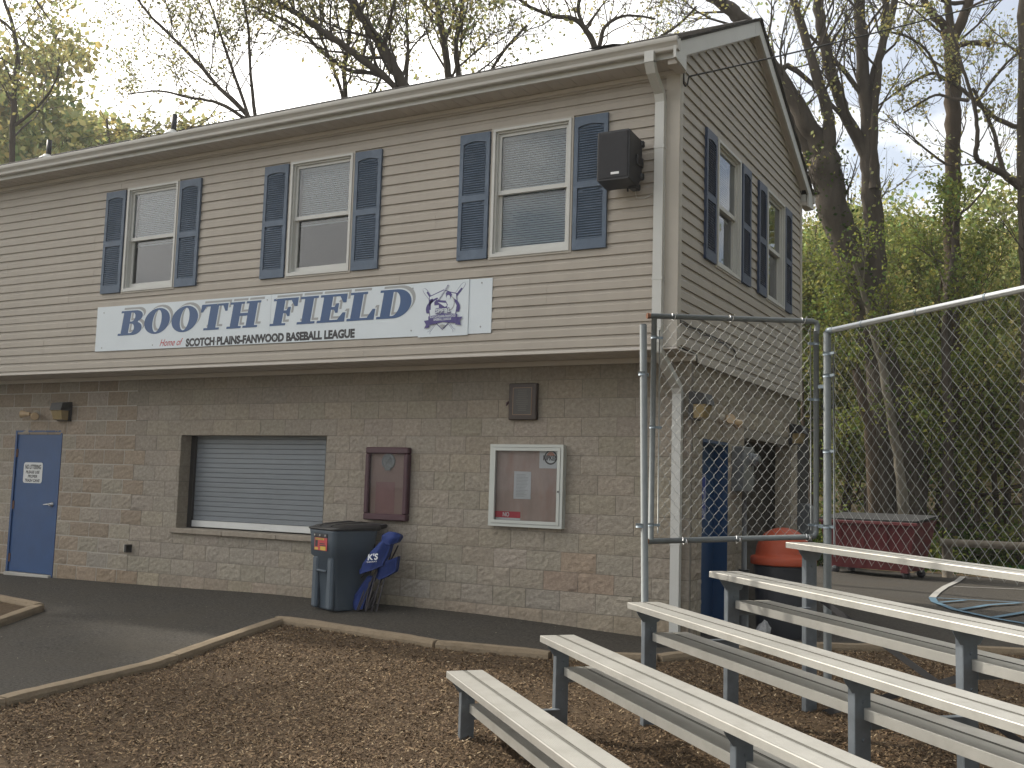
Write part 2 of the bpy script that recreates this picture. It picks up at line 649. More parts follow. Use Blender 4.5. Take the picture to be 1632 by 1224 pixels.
# corner boards
mb = MB()
mb.bbox(-.085, .058, YF - .026, YF + .004, 2.655, 5.44, .003)
mb.bbox(.03, .058, YF + .004, YF + .075, 2.655, 5.45, .003)
mb.build('corner_board', M_TRIM, bld)
mb = MB()
mb.bbox(.03, .058, 4.36, 4.46, 2.565, 5.36, .003)
mb.bbox(-.06, .03, 4.43, 4.46, 2.565, 5.36, .003)
mb.build('corner_board', M_TRIM, bld)

# underside of the jetty and its bands
mb = MB()
mb.bbox(XL, .055, YF - .022, YF + .02, 2.632, SID_BOT - .001, .003)
mb.box(XL, .03, YF + .02, -.008, 2.640, 2.655)
mb.bbox(XL, .045, -.075, -.035, 2.585, 2.638, .003)
for k in range(1, 74):
    X = .0 - k * .203
    mb.box(X, X + .004, YF + .03, -.08, 2.637, 2.6402)
mb.build('overhang_soffit', M_SOFFIT, bld)

# eaves: soffit, fascia, gutter
mb = MB()
mb.box(XL, .10, -.905, YF - .03, 5.392, 5.402)
for k in range(0, 108):
    X = .09 - k * .14
    mb.box(X - .005, X, -.90, YF - .04, 5.388, 5.3925)
mb.bbox(XL, .06, YF - .034, YF - .02, 5.345, 5.39, .003)
mb.build('soffit', M_SOFFIT, bld)
mb = MB()
mb.box(XL, .108, -.925, -.906, 5.388, 5.545)
mb.build('fascia', M_WHITE, bld)


def gutter(mb, x0, x1, yb, s):
    prof = [(0, .118), (0, 0), (.012, -.006), (.062, -.006), (.070, .004), (.072, .03), (.085, .052), (.102, .070), (.106, .088), (.106, .112), (.098, .117), (.092, .112),
            (.098, .106), (.098, .09), (.094, .076), (.078, .058), (.064, .034), (.062, .004), (.006, .004), (.006, .118)]
    o = len(mb.v)
    n = len(prof)
    for X in (x0, x1):
        for a, b in prof:
            mb.v.append((X, yb - s * a, 5.442 + b))
    for i in range(n):
        j = (i + 1) % n
        mb.face([o + i, o + j, o + n + j, o + n + i])
    # end cap
    cap = [(0, .118), (0, 0), (.012, -.006), (.062, -.006), (.070, .004), (.072, .03), (.085, .052), (.102, .070), (.106, .088), (.106, .117)]
    o = len(mb.v)
    for a, b in cap:
        mb.v.append((x1 + .002, yb - s * a, 5.442 + b))
    mb.face([o + i for i in range(len(cap))])


mb = MB()
gutter(mb, XL, .155, -.926, 1)
for k in range(17):
    X = -.45 - k * .86
    mb.tube([(X, -.93, 5.545), (X, -1.028, 5.548)], .006, 6)
mb.build('gutter', M_ALU, bld, fix=True)
mb = MB()
gutter(mb, XL, .155, 4.74, -1)
mb.box(XL, .12, 4.46, 4.74, 5.392, 5.402)
mb.build('gutter', M_ALU, bld, fix=True)

# downspout: rectangular pipe with two offsets
mb = MB()
dsx = -.128


def dspipe(pts, hx=.047, hy=.034):
    for (a, b) in zip(pts[:-1], pts[1:]):
        a, b = Vector(a), Vector(b)
        d = (b - a).normalized()
        ax = Vector((1, 0, 0))
        ay = d.cross(ax).normalized()
        mb.obox((a + b) / 2, ax, ay, d, hx, hy, (b - a).length / 2 + .008)
dspipe([(dsx, -.985, 5.45), (dsx, -.985, 5.36)])
dspipe([(dsx, -.985, 5.36), (dsx, -.93, 5.285)])
dspipe([(dsx, -.93, 5.285), (dsx, -.715, 5.155)], .0455, .0325)
dspipe([(dsx, -.715, 5.155), (dsx, -.678, 5.07)], .0465, .0335)
dspipe([(dsx, -.678, 5.07), (dsx, -.678, 2.70)])
dspipe([(dsx, -.678, 2.70), (dsx, -.655, 2.62)], .0465, .0335)
dspipe([(dsx, -.655, 2.62), (dsx, -.115, 2.33)], .0455, .0325)
dspipe([(dsx, -.115, 2.33), (dsx, -.075, 2.26)], .0465, .0335)
dspipe([(dsx, -.075, 2.26), (dsx, -.075, -.17)])
for z in (4.6, 3.3, 1.9, .75):
    y = -.678 if z > 2.6 else -.075
    mb.box(dsx - .052, dsx + .052, y - .037, y + .036, z, z + .03)
mb.build('downspout', M_WHITE, bld)

# ---- roof
mb = MB()
mb.tint = (1, 1, 1)
XR = .162
sl = Vector((0, 1, .497)).normalized()
for s in (1, -1):
    fy = (lambda y: y) if s == 1 else (lambda y: 3.814 - y)
    mb.prism([(-.985, 5.5426 - .03), (1.907, ROOFZ(1.907) - .03), (1.907, ROOFZ(1.907) - .004), (-.985, 5.5426 - .004)],
             (lambda u, v, w, fy=fy: (w, fy(u), v)), XL, XR - .01)
n_rows = 23
for r in range(n_rows):
    y0 = -1.0 + r * .127
    for s in (1, -1):
        x = XL
        while x < XR:
            wd = min(rng.uniform(.14, .34), XR - x + rng.uniform(0, .012))
            wd = max(wd, .02)
            t = rng.uniform(.004, .011)
            g = rng.uniform(.6, 1.35)
            mb.tint = (g * rng.uniform(.95, 1.1), g, g * rng.uniform(.9, 1.02))
            ya, yb = y0 + rng.uniform(-.008, .004), min(y0 + .15, 1.907)
            za, zb = ROOFZ(ya) - .003, ROOFZ(yb) - .003
            f = (lambda y: y) if s == 1 else (lambda y: 3.814 - y)
            P = [(x, f(ya), za), (x + wd - .004, f(ya), za), (x + wd - .004, f(yb), zb), (x, f(yb), zb)]
            Q = [(p[0], p[1], p[2] + t + (.004 if k < 2 else -.003)) for k, p in enumerate(P)]
            mb.add(P + Q, [(4, 5, 6, 7), (0, 1, 5, 4), (1, 2, 6, 5), (2, 3, 7, 6), (3, 0, 4, 7)])
            x += wd
x = XL
while x < XR:
    mb.tint = (.9, .9, .88)
    z = ROOFZ(1.907)
    mb.add([(x, 1.78, z - .052), (x + .29, 1.78, z - .052), (x + .29, 1.907, z + .018), (x, 1.907, z + .018), (x + .29, 2.034, z - .052), (x, 2.034, z - .052)],
           [(0, 1, 2, 3), (3, 2, 4, 5)])
    x += .3
    if x + .29 > XR: break
# one lifted shingle near the front corner of the ridge
mb.tint = (.5, .5, .5)
mb.obox((-.95, -.2, ROOFZ(-.2) + .05), (1, 0, 0), (0, .93, .36), (0, -.36, .93), .14, .12, .005)
mb.build('roof', M_ROOF, bld)

# rake boards and the little return boxes at the eaves
mb = MB()
rb = lambda u, v, w: (.112 + w, u, v)
pk = ROOFZ(1.907)
poly = [(-1.00, 5.505), (-1.00, 5.36), (-.70, 5.33), (-.70, ROOFZ(-.70) - .19), (1.907, pk - .21), (1.907, pk - .034)]
mb.prism(poly, rb, 0, .026)
poly = [(1.907, pk - .034), (1.907, pk - .21), (4.50, ROOFZ(4.50) - .19), (4.50, 5.33), (4.80, 5.35), (4.80, 5.515)]
mb.prism(poly, rb, 0, .026)
mb.box(-.6, .10, 4.47, 4.73, 5.40, 5.50)
mb.box(.139, .1402, 1.72, 1.7235, pk - .27 + .0, pk - .13)
mb.build('rake_board', M_WHITE, bld)
mb = MB()
for a, b in ((-.60, 1.907), (4.43, 1.907)):
    za, zb = ROOFZ(a) - .175, pk - .185
    mb.add([(.033, a, za), (.112, a, za), (.112, b, zb), (.033, b, zb)], [(0, 1, 2, 3)])
    # frieze under the rake
    mb.add([(.052, a, za - .045), (.052, b, zb - .05), (.052, b, zb), (.052, a, za)], [(0, 1, 2, 3)])
mb.box(.02, .112, -.9, YF - .02, 5.34, 5.392)
mb.box(.02, .112, 4.46, 4.78, 5.34, 5.392)
mb.build('rake_soffit', M_SOFFIT, bld)

# vent pipes
for X, nm in ((-7.0, ''), (-9.5, '')):
    y = -.52
    z = ROOFZ(y)
    mb = MB()
    mb.lathe([(.036, -.05), (.036, .27), (.028, .27)], (X, y, z), 14)
    p = mb.build('vent_pipe', M_BLACK, bld)
    mb = MB()
    mb.lathe([(.12, -.03), (.10, .0), (.055, .03), (.045, .05)], (X, y - .02, z), 18)
    mb.build('flashing', M_WHITE, p)

# ---- split face block walls
MORT = .010
BW, BH = .4064, .2032


def block_wall(mb, fn, u_lo, u_hi, k_lo, k_hi, holes, light_until, seed, amp=.016, half0=0):
    """courses k from k_lo..k_hi (course k spans z (k-1)*BH .. k*BH); blocks with rough faces"""
    for k in range(k_lo, k_hi + 1):
        z0, z1 = (k - 1) * BH, k * BH
        off = 0 if (k + half0) % 2 == 0 else BW / 2
        j = math.floor((u_lo - off) / BW)
        while off + j * BW < u_hi:
            a, b = off + j * BW, off + (j + 1) * BW
            j += 1
            a, b = max(a, u_lo), min(b, u_hi)
            if b - a < .03:
                continue
            segs = [(a, b)]
            for H in holes:
                if H[2] < z1 - .05 and H[3] > z0 + .08:
                    ns = []
                    for p, q in segs:
                        if H[1] <= p or H[0] >= q: ns.append((p, q)); continue
                        if H[0] > p + .03: ns.append((p, H[0]))
                        if H[1] < q - .03: ns.append((H[1], q))
                    segs = ns
            for p, q in segs:
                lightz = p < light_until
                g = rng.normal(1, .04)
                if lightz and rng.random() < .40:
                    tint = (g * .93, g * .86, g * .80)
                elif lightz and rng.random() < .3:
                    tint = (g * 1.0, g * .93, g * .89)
                else:
                    tint = (g * rng.uniform(.98, 1.02), g, g * rng.uniform(.96, 1.03))
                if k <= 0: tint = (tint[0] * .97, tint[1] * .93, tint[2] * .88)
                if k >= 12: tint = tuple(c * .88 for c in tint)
                if fn is low and -1.75 < p < -1.15 and k in (2, 3):
                    tint = (tint[0] * 1.04, tint[1] * .94, tint[2] * .88)
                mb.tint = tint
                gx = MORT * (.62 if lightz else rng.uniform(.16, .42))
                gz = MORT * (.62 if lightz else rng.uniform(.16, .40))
                nx, nz = max(3, int((q - p) / .034)), 6
                sd = rng.uniform(0, 100)
                o = len(mb.v)
                am = amp * rng.uniform(.65, 1.25)
                tilt = rng.normal(0, .004)
                for iz in range(nz + 1):
                    for ix in range(nx + 1):
                        fu, fz = ix / nx, iz / nz
                        ed = min(fu * (q - p), (1 - fu) * (q - p), fz * BH, (1 - fz) * BH)
                        e = min(1, ed / .016)
                        u = p + gx + (q - p - 2 * gx) * fu
                        z = z0 + gz + (BH - 2 * gz) * fz
                        h = .40 * noise.noise(Vector((u * 7, z * 9, sd))) + .75 * noise.noise(Vector((u * 21, z * 24, sd + 5)))
                        if 0 < ix < nx: u += .006 * noise.noise(Vector((u * 30, z * 30, sd + 9)))
                        w = .000 + e * (.004 + am * h * .8 + tilt * (fu - .5) * 2)
                        if e == 0: w = .0005 + .004 * h
                        w = max(w, -.002)
                        mb.v.append(fn(u, z, w))
                for iz in range(nz):
                    for ix in range(nx):
                        i = o + iz * (nx + 1) + ix
                        mb.face([i, i + 1, i + nx + 2, i + nx + 1])


DOOR = (-10.47, -9.43, -.25, 1.895)
SERV = (-7.06, -4.62, .61, 1.83)
mb = MB()
mb.mat(M_BLOCK)
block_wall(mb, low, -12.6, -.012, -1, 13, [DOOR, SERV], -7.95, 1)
mb.tint = (1, 1, 1)
# mortar plane behind the faces
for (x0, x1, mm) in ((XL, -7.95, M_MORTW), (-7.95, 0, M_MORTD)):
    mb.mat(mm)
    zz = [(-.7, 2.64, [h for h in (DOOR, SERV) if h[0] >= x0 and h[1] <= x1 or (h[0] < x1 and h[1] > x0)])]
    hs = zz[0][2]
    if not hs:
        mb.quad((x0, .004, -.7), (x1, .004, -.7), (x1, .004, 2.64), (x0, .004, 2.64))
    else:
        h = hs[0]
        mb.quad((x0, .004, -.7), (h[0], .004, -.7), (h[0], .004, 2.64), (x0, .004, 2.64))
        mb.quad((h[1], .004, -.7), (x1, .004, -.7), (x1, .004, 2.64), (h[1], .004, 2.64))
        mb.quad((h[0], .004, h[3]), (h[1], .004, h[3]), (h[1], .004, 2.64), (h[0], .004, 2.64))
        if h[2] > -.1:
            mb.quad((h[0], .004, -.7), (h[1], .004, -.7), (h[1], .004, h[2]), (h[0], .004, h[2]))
mb.build('block_wall', None, bld)

SDOOR = (.333, 1.219, -.25, 1.85)
ALC = (1.855, 4.034, -.25, 1.925)
mb = MB()
mb.mat(M_BLOCK)
block_wall(mb, lowside, .012, 4.43, -1, 13, [SDOOR, ALC], -99, 2, amp=.042, half0=1)
mb.tint = (1, 1, 1)
mb.mat(M_MORTD)
zb = 2.60
for a, b, c, d in ((0, .333, -.7, zb), (1.219, 1.855, -.7, zb), (4.034, 4.43, -.7, zb), (.333, 1.219, 1.85, zb), (1.855, 4.034, 1.925, zb)):
    mb.quad((-.004, a, c), (-.004, b, c), (-.004, b, d), (-.004, a, d))
mb.mat(M_BLOCK)
# reveals of the two openings and of the hatch, walls inside the alcove
mb.tint = (.92, .9, .88)
mb.quad((-.3, .333, -.3), (0, .333, -.3), (0, .333, 1.85), (-.3, .333, 1.85))
mb.quad((0, 1.855, -.3), (-.2, 1.855, -.3), (-.2, 1.855, 1.925), (0, 1.855, 1.925))
mb.quad((-.2, 4.034, -.3), (-.004, 4.034, -.3), (-.004, 4.034, 1.925), (-.2, 4.034, 1.925))
mb.quad((-.2, 1.855, 1.925), (0, 1.855, 1.925), (0, 4.034, 1.925), (-.2, 4.034, 1.925))
mb.build('side_block_wall', None, bld)
mb = MB()
mb.mat(M_BLOCK)
block_wall(mb, lambda u, v, w: (-1.25 + w, u, v), 1.2, 6.0, -1, 12, [], -99, 3, amp=.003)
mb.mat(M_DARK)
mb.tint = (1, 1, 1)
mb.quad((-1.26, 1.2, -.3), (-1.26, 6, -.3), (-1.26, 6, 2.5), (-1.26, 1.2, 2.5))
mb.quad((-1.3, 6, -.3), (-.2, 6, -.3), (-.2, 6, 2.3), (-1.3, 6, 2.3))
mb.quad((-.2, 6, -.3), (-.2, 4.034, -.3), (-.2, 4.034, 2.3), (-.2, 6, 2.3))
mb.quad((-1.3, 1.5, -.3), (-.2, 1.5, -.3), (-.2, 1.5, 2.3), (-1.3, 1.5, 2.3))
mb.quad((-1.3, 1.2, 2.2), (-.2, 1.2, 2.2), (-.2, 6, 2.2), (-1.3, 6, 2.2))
mb.build('alcove_wall', None, bld)
mb = MB()
mb.quad((0, 4.43, -.7), (XL, 4.43, -.7), (XL, 4.43, 2.6), (0, 4.43, 2.6))
mb.quad((XL, 4.43, -.7), (XL, 0, -.7), (XL, 0, 2.64), (XL, 4.43, 2.64))
mb.build('rear_block_wall', M_MORTD, bld)

# ---- front door with steel frame
d = MB()
d.mat(M_BLUE)
d.bbox(-10.425, -9.475, .012, .057, -.165, 1.865, .003)
door = d.build('door', None, bld)
d = MB(); d.mat(M_BLUE)
d.prism([(-10.468, -.20), (-10.43, -.20), (-10.43, 1.868), (-9.47, 1.868), (-9.47, -.20), (-9.432, -.20), (-9.432, 1.893), (-10.468, 1.893)],
        lambda u, v, w: (u, .06 - w, v), 0, .066)
d.build('frame', None, door)
for z in (1.56, .80, .03):
    d = MB()
    d.tube([(-10.428, .004, z - .06), (-10.428, .004, z + .06)], .008, 8)
    d.box(-10.424, -10.40, .004, .013, z - .06, z + .06)
    d.build('hinge', mat('rusty_steel', (.14, .07, .045), rough=.7, var=.3, vscale=20), door)
d = MB()
d.mat(M_STEEL)
d.lathe([(.034, 0), (.034, .008), (.02, .014), (.02, .05)], (0, 0, 0), 16)
d.v = [(-9.565 + x, .012 - z, .83 + y) for x, y, z in d.v]
d.tube([(-9.565, -.04, .83), (-9.60, -.045, .83), (-9.68, -.045, .822)], [.012, .011, .008], 8)
d.build('handle', None, door)
d = MB()
d.bbox(-10.44, -9.45, -.055, .06, -.32, -.172, .006)
d.build('threshold', mat('pale_concrete', (.42, .40, .36), rough=.9, var=.12, bump=.3), bld)

# ---- serving hatch: roll shutter, dark guides, sill
d = MB()
d.mat(M_SHUTTER)
z = .715
y = .225
while z < 1.86:
    d.add([(-6.99, y, z), (-4.69, y, z), (-4.69, y - .006, z + .004), (-6.99, y - .006, z + .004), (-4.69, y - .0075, z + .058), (-6.99, y - .0075, z + .058),
           (-4.69, y, z + .062), (-6.99, y, z + .062)], [(0, 1, 2, 3), (3, 2, 4, 5), (5, 4, 6, 7)])
    z += .0635
rs = d.build('roll_shutter', None, bld)
d = MB(); d.mat(mat('bare_aluminium', (.62, .63, .62), rough=.4, metal=.3, var=.06))
d.bbox(-7.0, -4.68, .195, .232, .627, .712, .004)
d.build('bottom_bar', None, rs)
for a, b in ((-7.06, -6.985), (-4.695, -4.62)):
    d = MB(); d.mat(M_BRONZE)
    d.box(a, b, .18, .26, .612, 1.83)
    d.build('guide_rail', None, rs)
d = MB(); d.mat(M_BLOCK); d.tint = (.9, .88, .84)
for k in range(6):
    z0, z1 = max(.612, (k + 3) * BH + .003), (k + 4) * BH - .003
    d.quad((-7.06, .18, z0), (-7.06, -.004, z0), (-7.06, -.004, z1), (-7.06, .18, z1))
    d.quad((-4.62, -.004, z0), (-4.62, .18, z0), (-4.62, .18, z1), (-4.62, -.004, z1))
d.mat(M_MORTD)
d.quad((-7.063, .3, .6), (-7.063, 0, .6), (-7.063, 0, 1.84), (-7.063, .3, 1.84))
d.quad((-4.617, 0, .6), (-4.617, .3, .6), (-4.617, .3, 1.84), (-4.617, 0, 1.84))
d.quad((-7.07, 0, 1.832), (-4.61, 0, 1.832), (-4.61, .3, 1.832), (-7.07, .3, 1.832))
d.build('hatch_reveal', None, bld)
d = MB()
for a, b in ((-7.13, -6.2), (-6.197, -5.3), (-5.297, -4.55)):
    d.bbox(a, b, -.055, .25, .545, .61, .008)
d.build('sill', M_SILL, bld)

# ---- side door (deep blue, set back) and its frame
d = MB()
d.bbox(-.20, -.155, .34, 1.215, -.17, 1.80, .003)
sdoor = d.build('door', M_NAVYD, bld)
sdoor['label'] = 'dark blue restroom door set back in the side wall'
d = MB()
d.box(-.20, .0, 1.216, 1.2185, -.2, 1.845)
d.box(-.20, -.002, .336, 1.2155, 1.80, 1.846)
d.build('frame', M_NAVYD, sdoor)

# ---- windows and shutters


def ring(mb, fn, u0, u1, v0, v1, t, w0, w1):
    tl, tr, tb, tt = t if isinstance(t, tuple) else (t,) * 4
    mb.prism([(u0, v0), (u1, v0), (u1, v1), (u0, v1)], fn, w0, w1, holes=[[(u0 + tl, v0 + tb), (u0 + tl, v1 - tt), (u1 - tr, v1 - tt), (u1 - tr, v0 + tb)]])


def make_window(fn, u, W, blind_top, blind_bottom, room_dark=True):
    v, H = WZ0, WH
    c = MB(); c.mat(M_TRIM)
    ring(c, fn, u, u + W, v, v + H, .022, .0, .030)
    c.mat(M_WHITE)
    ring(c, fn, u + .0225, u + W - .0225, v + .0225, v + H - .0225, (.03, .03, .036, .026), -.06, .040)
    ring(c, fn, u + .053, u + W - .053, v + .059, v + H - .049, .018, -.10, .012)
    win = c.build('window', None, bld)
    mid = v + .725
    a, b = u + .0712, u + W - .0712
    s = MB()
    ring(s, fn, a, b, mid - .022, v + H - .068, (.032, .032, .045, .032), -.042, -.012)
    sa = s.build('sash', M_WHITE, win)
    s = MB()
    ring(s, fn, a, b, v + .078, mid + .021, (.038, .038, .058, .04), -.078, -.0435)
    sb = s.build('sash', M_WHITE, win)
    for (v0, v1, w) in ((mid + .02, v + H - .098, -.027), (v + .134, mid - .018, -.06)):
        s = MB()
        s.flat([(a + .03, v0), (b - .03, v0), (b - .03, v1), (a + .03, v1)], fn, w)
        s.build('pane', G_WIN, win)
    # blinds
    if blind_top is not None:
        s = MB()
        s.prism([(a + .01, v + H - .11), (b - .01, v + H - .11), (b - .01, v + H - .07), (a + .01, v + H - .07)], fn, -.13, -.10)
        z = v + H - .125
        zb = v + blind_bottom
        while z > zb:
            j = rng.normal(0, .0006)
            s.flat([(a + .012, 0), (b - .012, 0), (b - .012, 1), (a + .012, 1)], (lambda uu, vv, ww, z=z, j=j: fn(uu, z + vv * .0215, -.105 - vv * .016 + j)), 0)
            z -= .0254
        s.prism([(a + .012, z), (b - .012, z), (b - .012, z + .015), (a + .012, z + .015)], fn, -.125, -.105)
        for q in (.22, .78):
            uu = a + (b - a) * q
            s.prism([(uu, zb), (uu + .002, zb), (uu + .002, v + H - .1), (uu, v + H - .1)], fn, -.1035, -.1030)
        s.build('blind', M_BLIND, win)
    return win


make_window(front, WINS_F[0][0], .97, 1, .66)
make_window(front, WINS_F[1][0], .97, 1, .66)
make_window(front, WINS_F[2][0], .97, 1, .14)
make_window(side, WINS_S[0][0], .905, 1, .70)
make_window(side, WINS_S[1][0], .905, None, 0)


def make_shutter(fn, u, v, m, w=.372, h=1.385):
    s = MB()
    st, rl = .045, .075
    midv = .67
    n = 10
    top_hole = [(st, midv + .035), (w - st, midv + .035), (w - st, h - rl - .035)]
    for i in range(1, n):
        t = i / n
        top_hole.append((w - st - (w - 2 * st) * t, h - rl - .035 + .022 * math.sin(math.pi * t) ** 1.0))
    top_hole.append((st, h - rl - .035))
    bot_hole = [(st, .105), (w - st, .105), (w - st, midv - .035), (st, midv - .035)]
    g = lambda a, b, c: fn(u + a, v + b, c)
    s.prism([(0, 0), (w, 0), (w, h), (0, h)], g, .016, .046, holes=[top_hole[::-1], bot_hole[::-1]])
    s.flat([(.01, .01), (w - .01, .01), (w - .01, h - .01), (.01, h - .01)], g, .026)
    for (b0, b1) in ((.105, midv - .035), (midv + .035, h - rl - .012)):
        k = b0 + .004
        while k + .02 < b1:
            ins = .006 if k + .02 < b1 - .03 else .05 + .03 * ((k - (b1 - .03)) / .03)
            s.add([g(st - .002 + ins, k, .041), g(w - st + .002 - ins, k, .041), g(w - st + .002 - ins, k + .004, .0425), g(st - .002 + ins, k + .004, .0425),
                   g(w - st + .002 - ins, k + .021, .029), g(st - .002 + ins, k + .021, .029)], [(0, 1, 2, 3), (3, 2, 4, 5)])
            s.add([g(st - .002 + ins, k, .041), g(w - st + .002 - ins, k, .041), g(w - st + .002 - ins, k + .002, .027), g(st - .002 + ins, k + .002, .027)], [(3, 2, 1, 0)])
            k += .0262
    for a, b in ((.02, .05), (w - .02, .05), (.02, midv), (w - .02, midv), (.02, h - .04), (w - .02, h - .04)):
        s.prism([(a + .006 * math.cos(t * math.pi / 4), b + .006 * math.sin(t * math.pi / 4)) for t in range(8)], g, .046, .049)
    s.build('shutter', m, bld)


for u, W in WINS_F:
    make_shutter(front, u - .385, WZ0 + .018, M_SHUT)
    make_shutter(front, u + W + .016, WZ0 + .018, M_SHUT)
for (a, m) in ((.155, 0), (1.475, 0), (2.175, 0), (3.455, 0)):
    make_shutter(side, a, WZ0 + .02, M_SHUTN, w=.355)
# ------------------------------------------------------------------ glyph outlines for the big slanted slab lettering
def arc(cx, cy, rx, ry, a0, a1, n):
    return [(cx + rx * math.cos(R(a0 + (a1 - a0) * i / n)), cy + ry * math.sin(R(a0 + (a1 - a0) * i / n))) for i in range(n + 1)]


h_ = .085


def glyph(c):
    """outline and holes on a unit-high body; returns (advance, outline, holes)"""
    if c == 'I':
        w = .60; a, b = .15, .45
        return w, [(0, 0), (w, 0), (w, h_), (b, h_), (b, 1 - h_), (w, 1 - h_), (w, 1), (0, 1), (0, 1 - h_), (a, 1 - h_), (a, h_), (0, h_)], []
    if c == 'H':
        w = 1.06
        return w, [(0, 0), (.50, 0), (.50, h_), (.40, h_), (.40, .46), (.66, .46), (.66, h_), (.56, h_), (.56, 0), (w, 0), (w, h_), (.95, h_), (.95, 1 - h_), (w, 1 - h_), (w, 1), (.56, 1), (.56, 1 - h_), (.66, 1 - h_), (.66, .57), (.40, .57), (.40, 1 - h_), (.50, 1 - h_), (.50, 1), (0, 1), (0, 1 - h_), (.11, 1 - h_), (.11, h_), (0, h_)], []
    if c == 'T':
        w = .96
        return w, [(.20, 0), (.76, 0), (.76, h_), (.63, h_), (.63, 1 - h_), (.78, 1 - h_), (.88, .70), (w, .70), (w, 1), (0, 1), (0, .70), (.08, .70), (.18, 1 - h_), (.33, 1 - h_), (.33, h_), (.20, h_)], []
    if c == 'F':
        w = .86
        return w, [(0, 0), (.54, 0), (.54, h_), (.41, h_), (.41, .45), (.50, .45), (.56, .33), (.64, .33), (.64, .67), (.56, .67), (.50, .55), (.41, .55), (.41, 1 - h_), (.62, 1 - h_), (.76, .68), (w, .68), (w, 1), (0, 1), (0, 1 - h_), (.11, 1 - h_), (.11, h_), (0, h_)], []
    if c == 'E':
        w = .90
        return w, [(0, 0), (w, 0), (w, .33), (.80, .33), (.66, h_), (.41, h_), (.41, .45), (.50, .45), (.56, .33), (.64, .33), (.64, .67), (.56, .67), (.50, .55), (.41, .55), (.41, 1 - h_), (.64, 1 - h_), (.77, .68), (.87, .68), (.87, 1), (0, 1), (0, 1 - h_), (.11, 1 - h_), (.11, h_), (0, h_)], []
    if c == 'L':
        w = .86
        return w, [(0, 0), (w, 0), (w, .38), (.77, .38), (.63, h_), (.41, h_), (.41, 1 - h_), (.54, 1 - h_), (.54, 1), (0, 1), (0, 1 - h_), (.11, 1 - h_), (.11, h_), (0, h_)], []
    if c == 'D':
        w = 1.0
        out = [(0, 0)] + arc(.52, .5, .48, .5, -90, 90, 20) + [(0, 1), (0, 1 - h_), (.11, 1 - h_), (.11, h_), (0, h_)]
        return w, out, [[(.41, h_)] + arc(.46, .5, .20, .5 - h_, -90, 90, 14) + [(.41, 1 - h_)]]
    if c == 'O':
        w = .98
        return w, arc(.49, .5, .49, .515, 0, 352, 32), [arc(.49, .5, .165, .44, 0, 350, 24)]
    if c == 'B':
        w = .92
        out = [(0, 0)] + arc(.60, .27, .32, .27, -90, 62, 12) + [(.72, .525)] + arc(.58, .765, .30, .235, -55, 90, 12) + [(0, 1), (0, 1 - h_), (.11, 1 - h_), (.11, h_), (0, h_)]
        return w, out, [[(.41, h_)] + arc(.48, .275, .13, .275 - h_, -90, 90, 9) + [(.41, .465)],
                        [(.41, .555)] + arc(.47, .735, .12, .18, -90, 90, 9) + [(.41, 1 - h_)]]
    return .5, None, []


def big_text(mb, s, x0, x1, y, h, w, slant=.16, shift=(0, 0), grow=0.0):
    adv = [glyph(c)[0] if c != ' ' else .6 for c in s]
    gap = .07
    tot = sum(adv) + gap * (len(s) - 1)
    kx = (x1 - x0 - slant * h) / tot
    x = x0
    for c, a in zip(s, adv):
        if c != ' ':
            _, out, hs = glyph(c)
            f = lambda u, v, q, x=x: front(x + u * kx + v * h * slant + shift[0], y + v * h + shift[1], q)
            mb.flat(out, f, w, holes=hs)
        x += (a + gap) * kx


M_SIGNW = mat('sign_panel_white', (.60, .655, .69), rough=.35, var=.04, vscale=2, spec=.5, dirt=((.36, .38, .38), 3, .6, .95, .3))
M_SIGNB = mat('sign_blue', (.016, .066, .185), rough=.4, var=.06)
M_SIGNG = mat('sign_grey', (.29, .30, .30), rough=.4, var=.05)
M_RED = mat('sign_red', (.45, .04, .05), rough=.4, var=.08)
M_INK = mat('ink_black', (.025, .025, .03), rough=.5, var=.1)
M_PURP = mat('emblem_purple', (.045, .032, .17), rough=.4, var=.08)

# ---- banner
ban = empty('banner_sign', (0, 0, 0))
tag(ban, 'long white banner sign reading BOOTH FIELD in blue slab letters', 'sign')
mb = MB(); mb.mat(M_SIGNW)
mb.prism([(-8.08, 2.905), (-5.04, 2.893), (-5.04, 3.482), (-8.08, 3.502)], front, .019, .0235)
mb.prism([(-5.037, 2.893), (-1.99, 2.878), (-1.99, 3.466), (-5.037, 3.482)], front, .019, .0235)
mb.build('panel', None, ban)
mb = MB(); mb.mat(M_SIGNG)
for (a, b, s) in ((-7.66, -5.19, 'BOOTH'), (-5.045, -2.985, 'FIELD')):
    big_text(mb, s, a, b, 3.098, .325, .0245, shift=(.052, .040))
mb.mat(M_SIGNW)
for (a, b, s) in ((-7.66, -5.19, 'BOOTH'), (-5.045, -2.985, 'FIELD')):
    big_text(mb, s, a, b, 3.098, .325, .0252, shift=(.016, .013))
mb.mat(M_SIGNB)
for (a, b, s) in ((-7.66, -5.19, 'BOOTH'), (-5.045, -2.985, 'FIELD')):
    big_text(mb, s, a, b, 3.098, .325, .0259)
mb.build('lettering', None, ban)
mb = MB(); mb.mat(M_INK)
text_mesh(mb, 'SCOTCH PLAINS-FANWOOD BASEBALL LEAGUE', front, .092, -6.41, 2.912, .0250, width=2.64, bold=.055)
mb.build('lettering', None, ban)
mb = MB(); mb.mat(M_RED)
text_mesh(mb, 'Home of', front, .088, -6.87, 2.930, .0250, width=.41, shear=.45, bold=.006)
mb.build('lettering', None, ban)
for u in (-7.95, -7.0, -5.9, -5.1, -4.95, -3.9, -3.0, -2.12):
    for v in (2.95, 3.42):
        mb = MB()
        mb.prism(arc(u, v, .009, .009, 0, 315, 7), front, .0235, .027)
        mb.build('screw', M_SIGNG, ban)

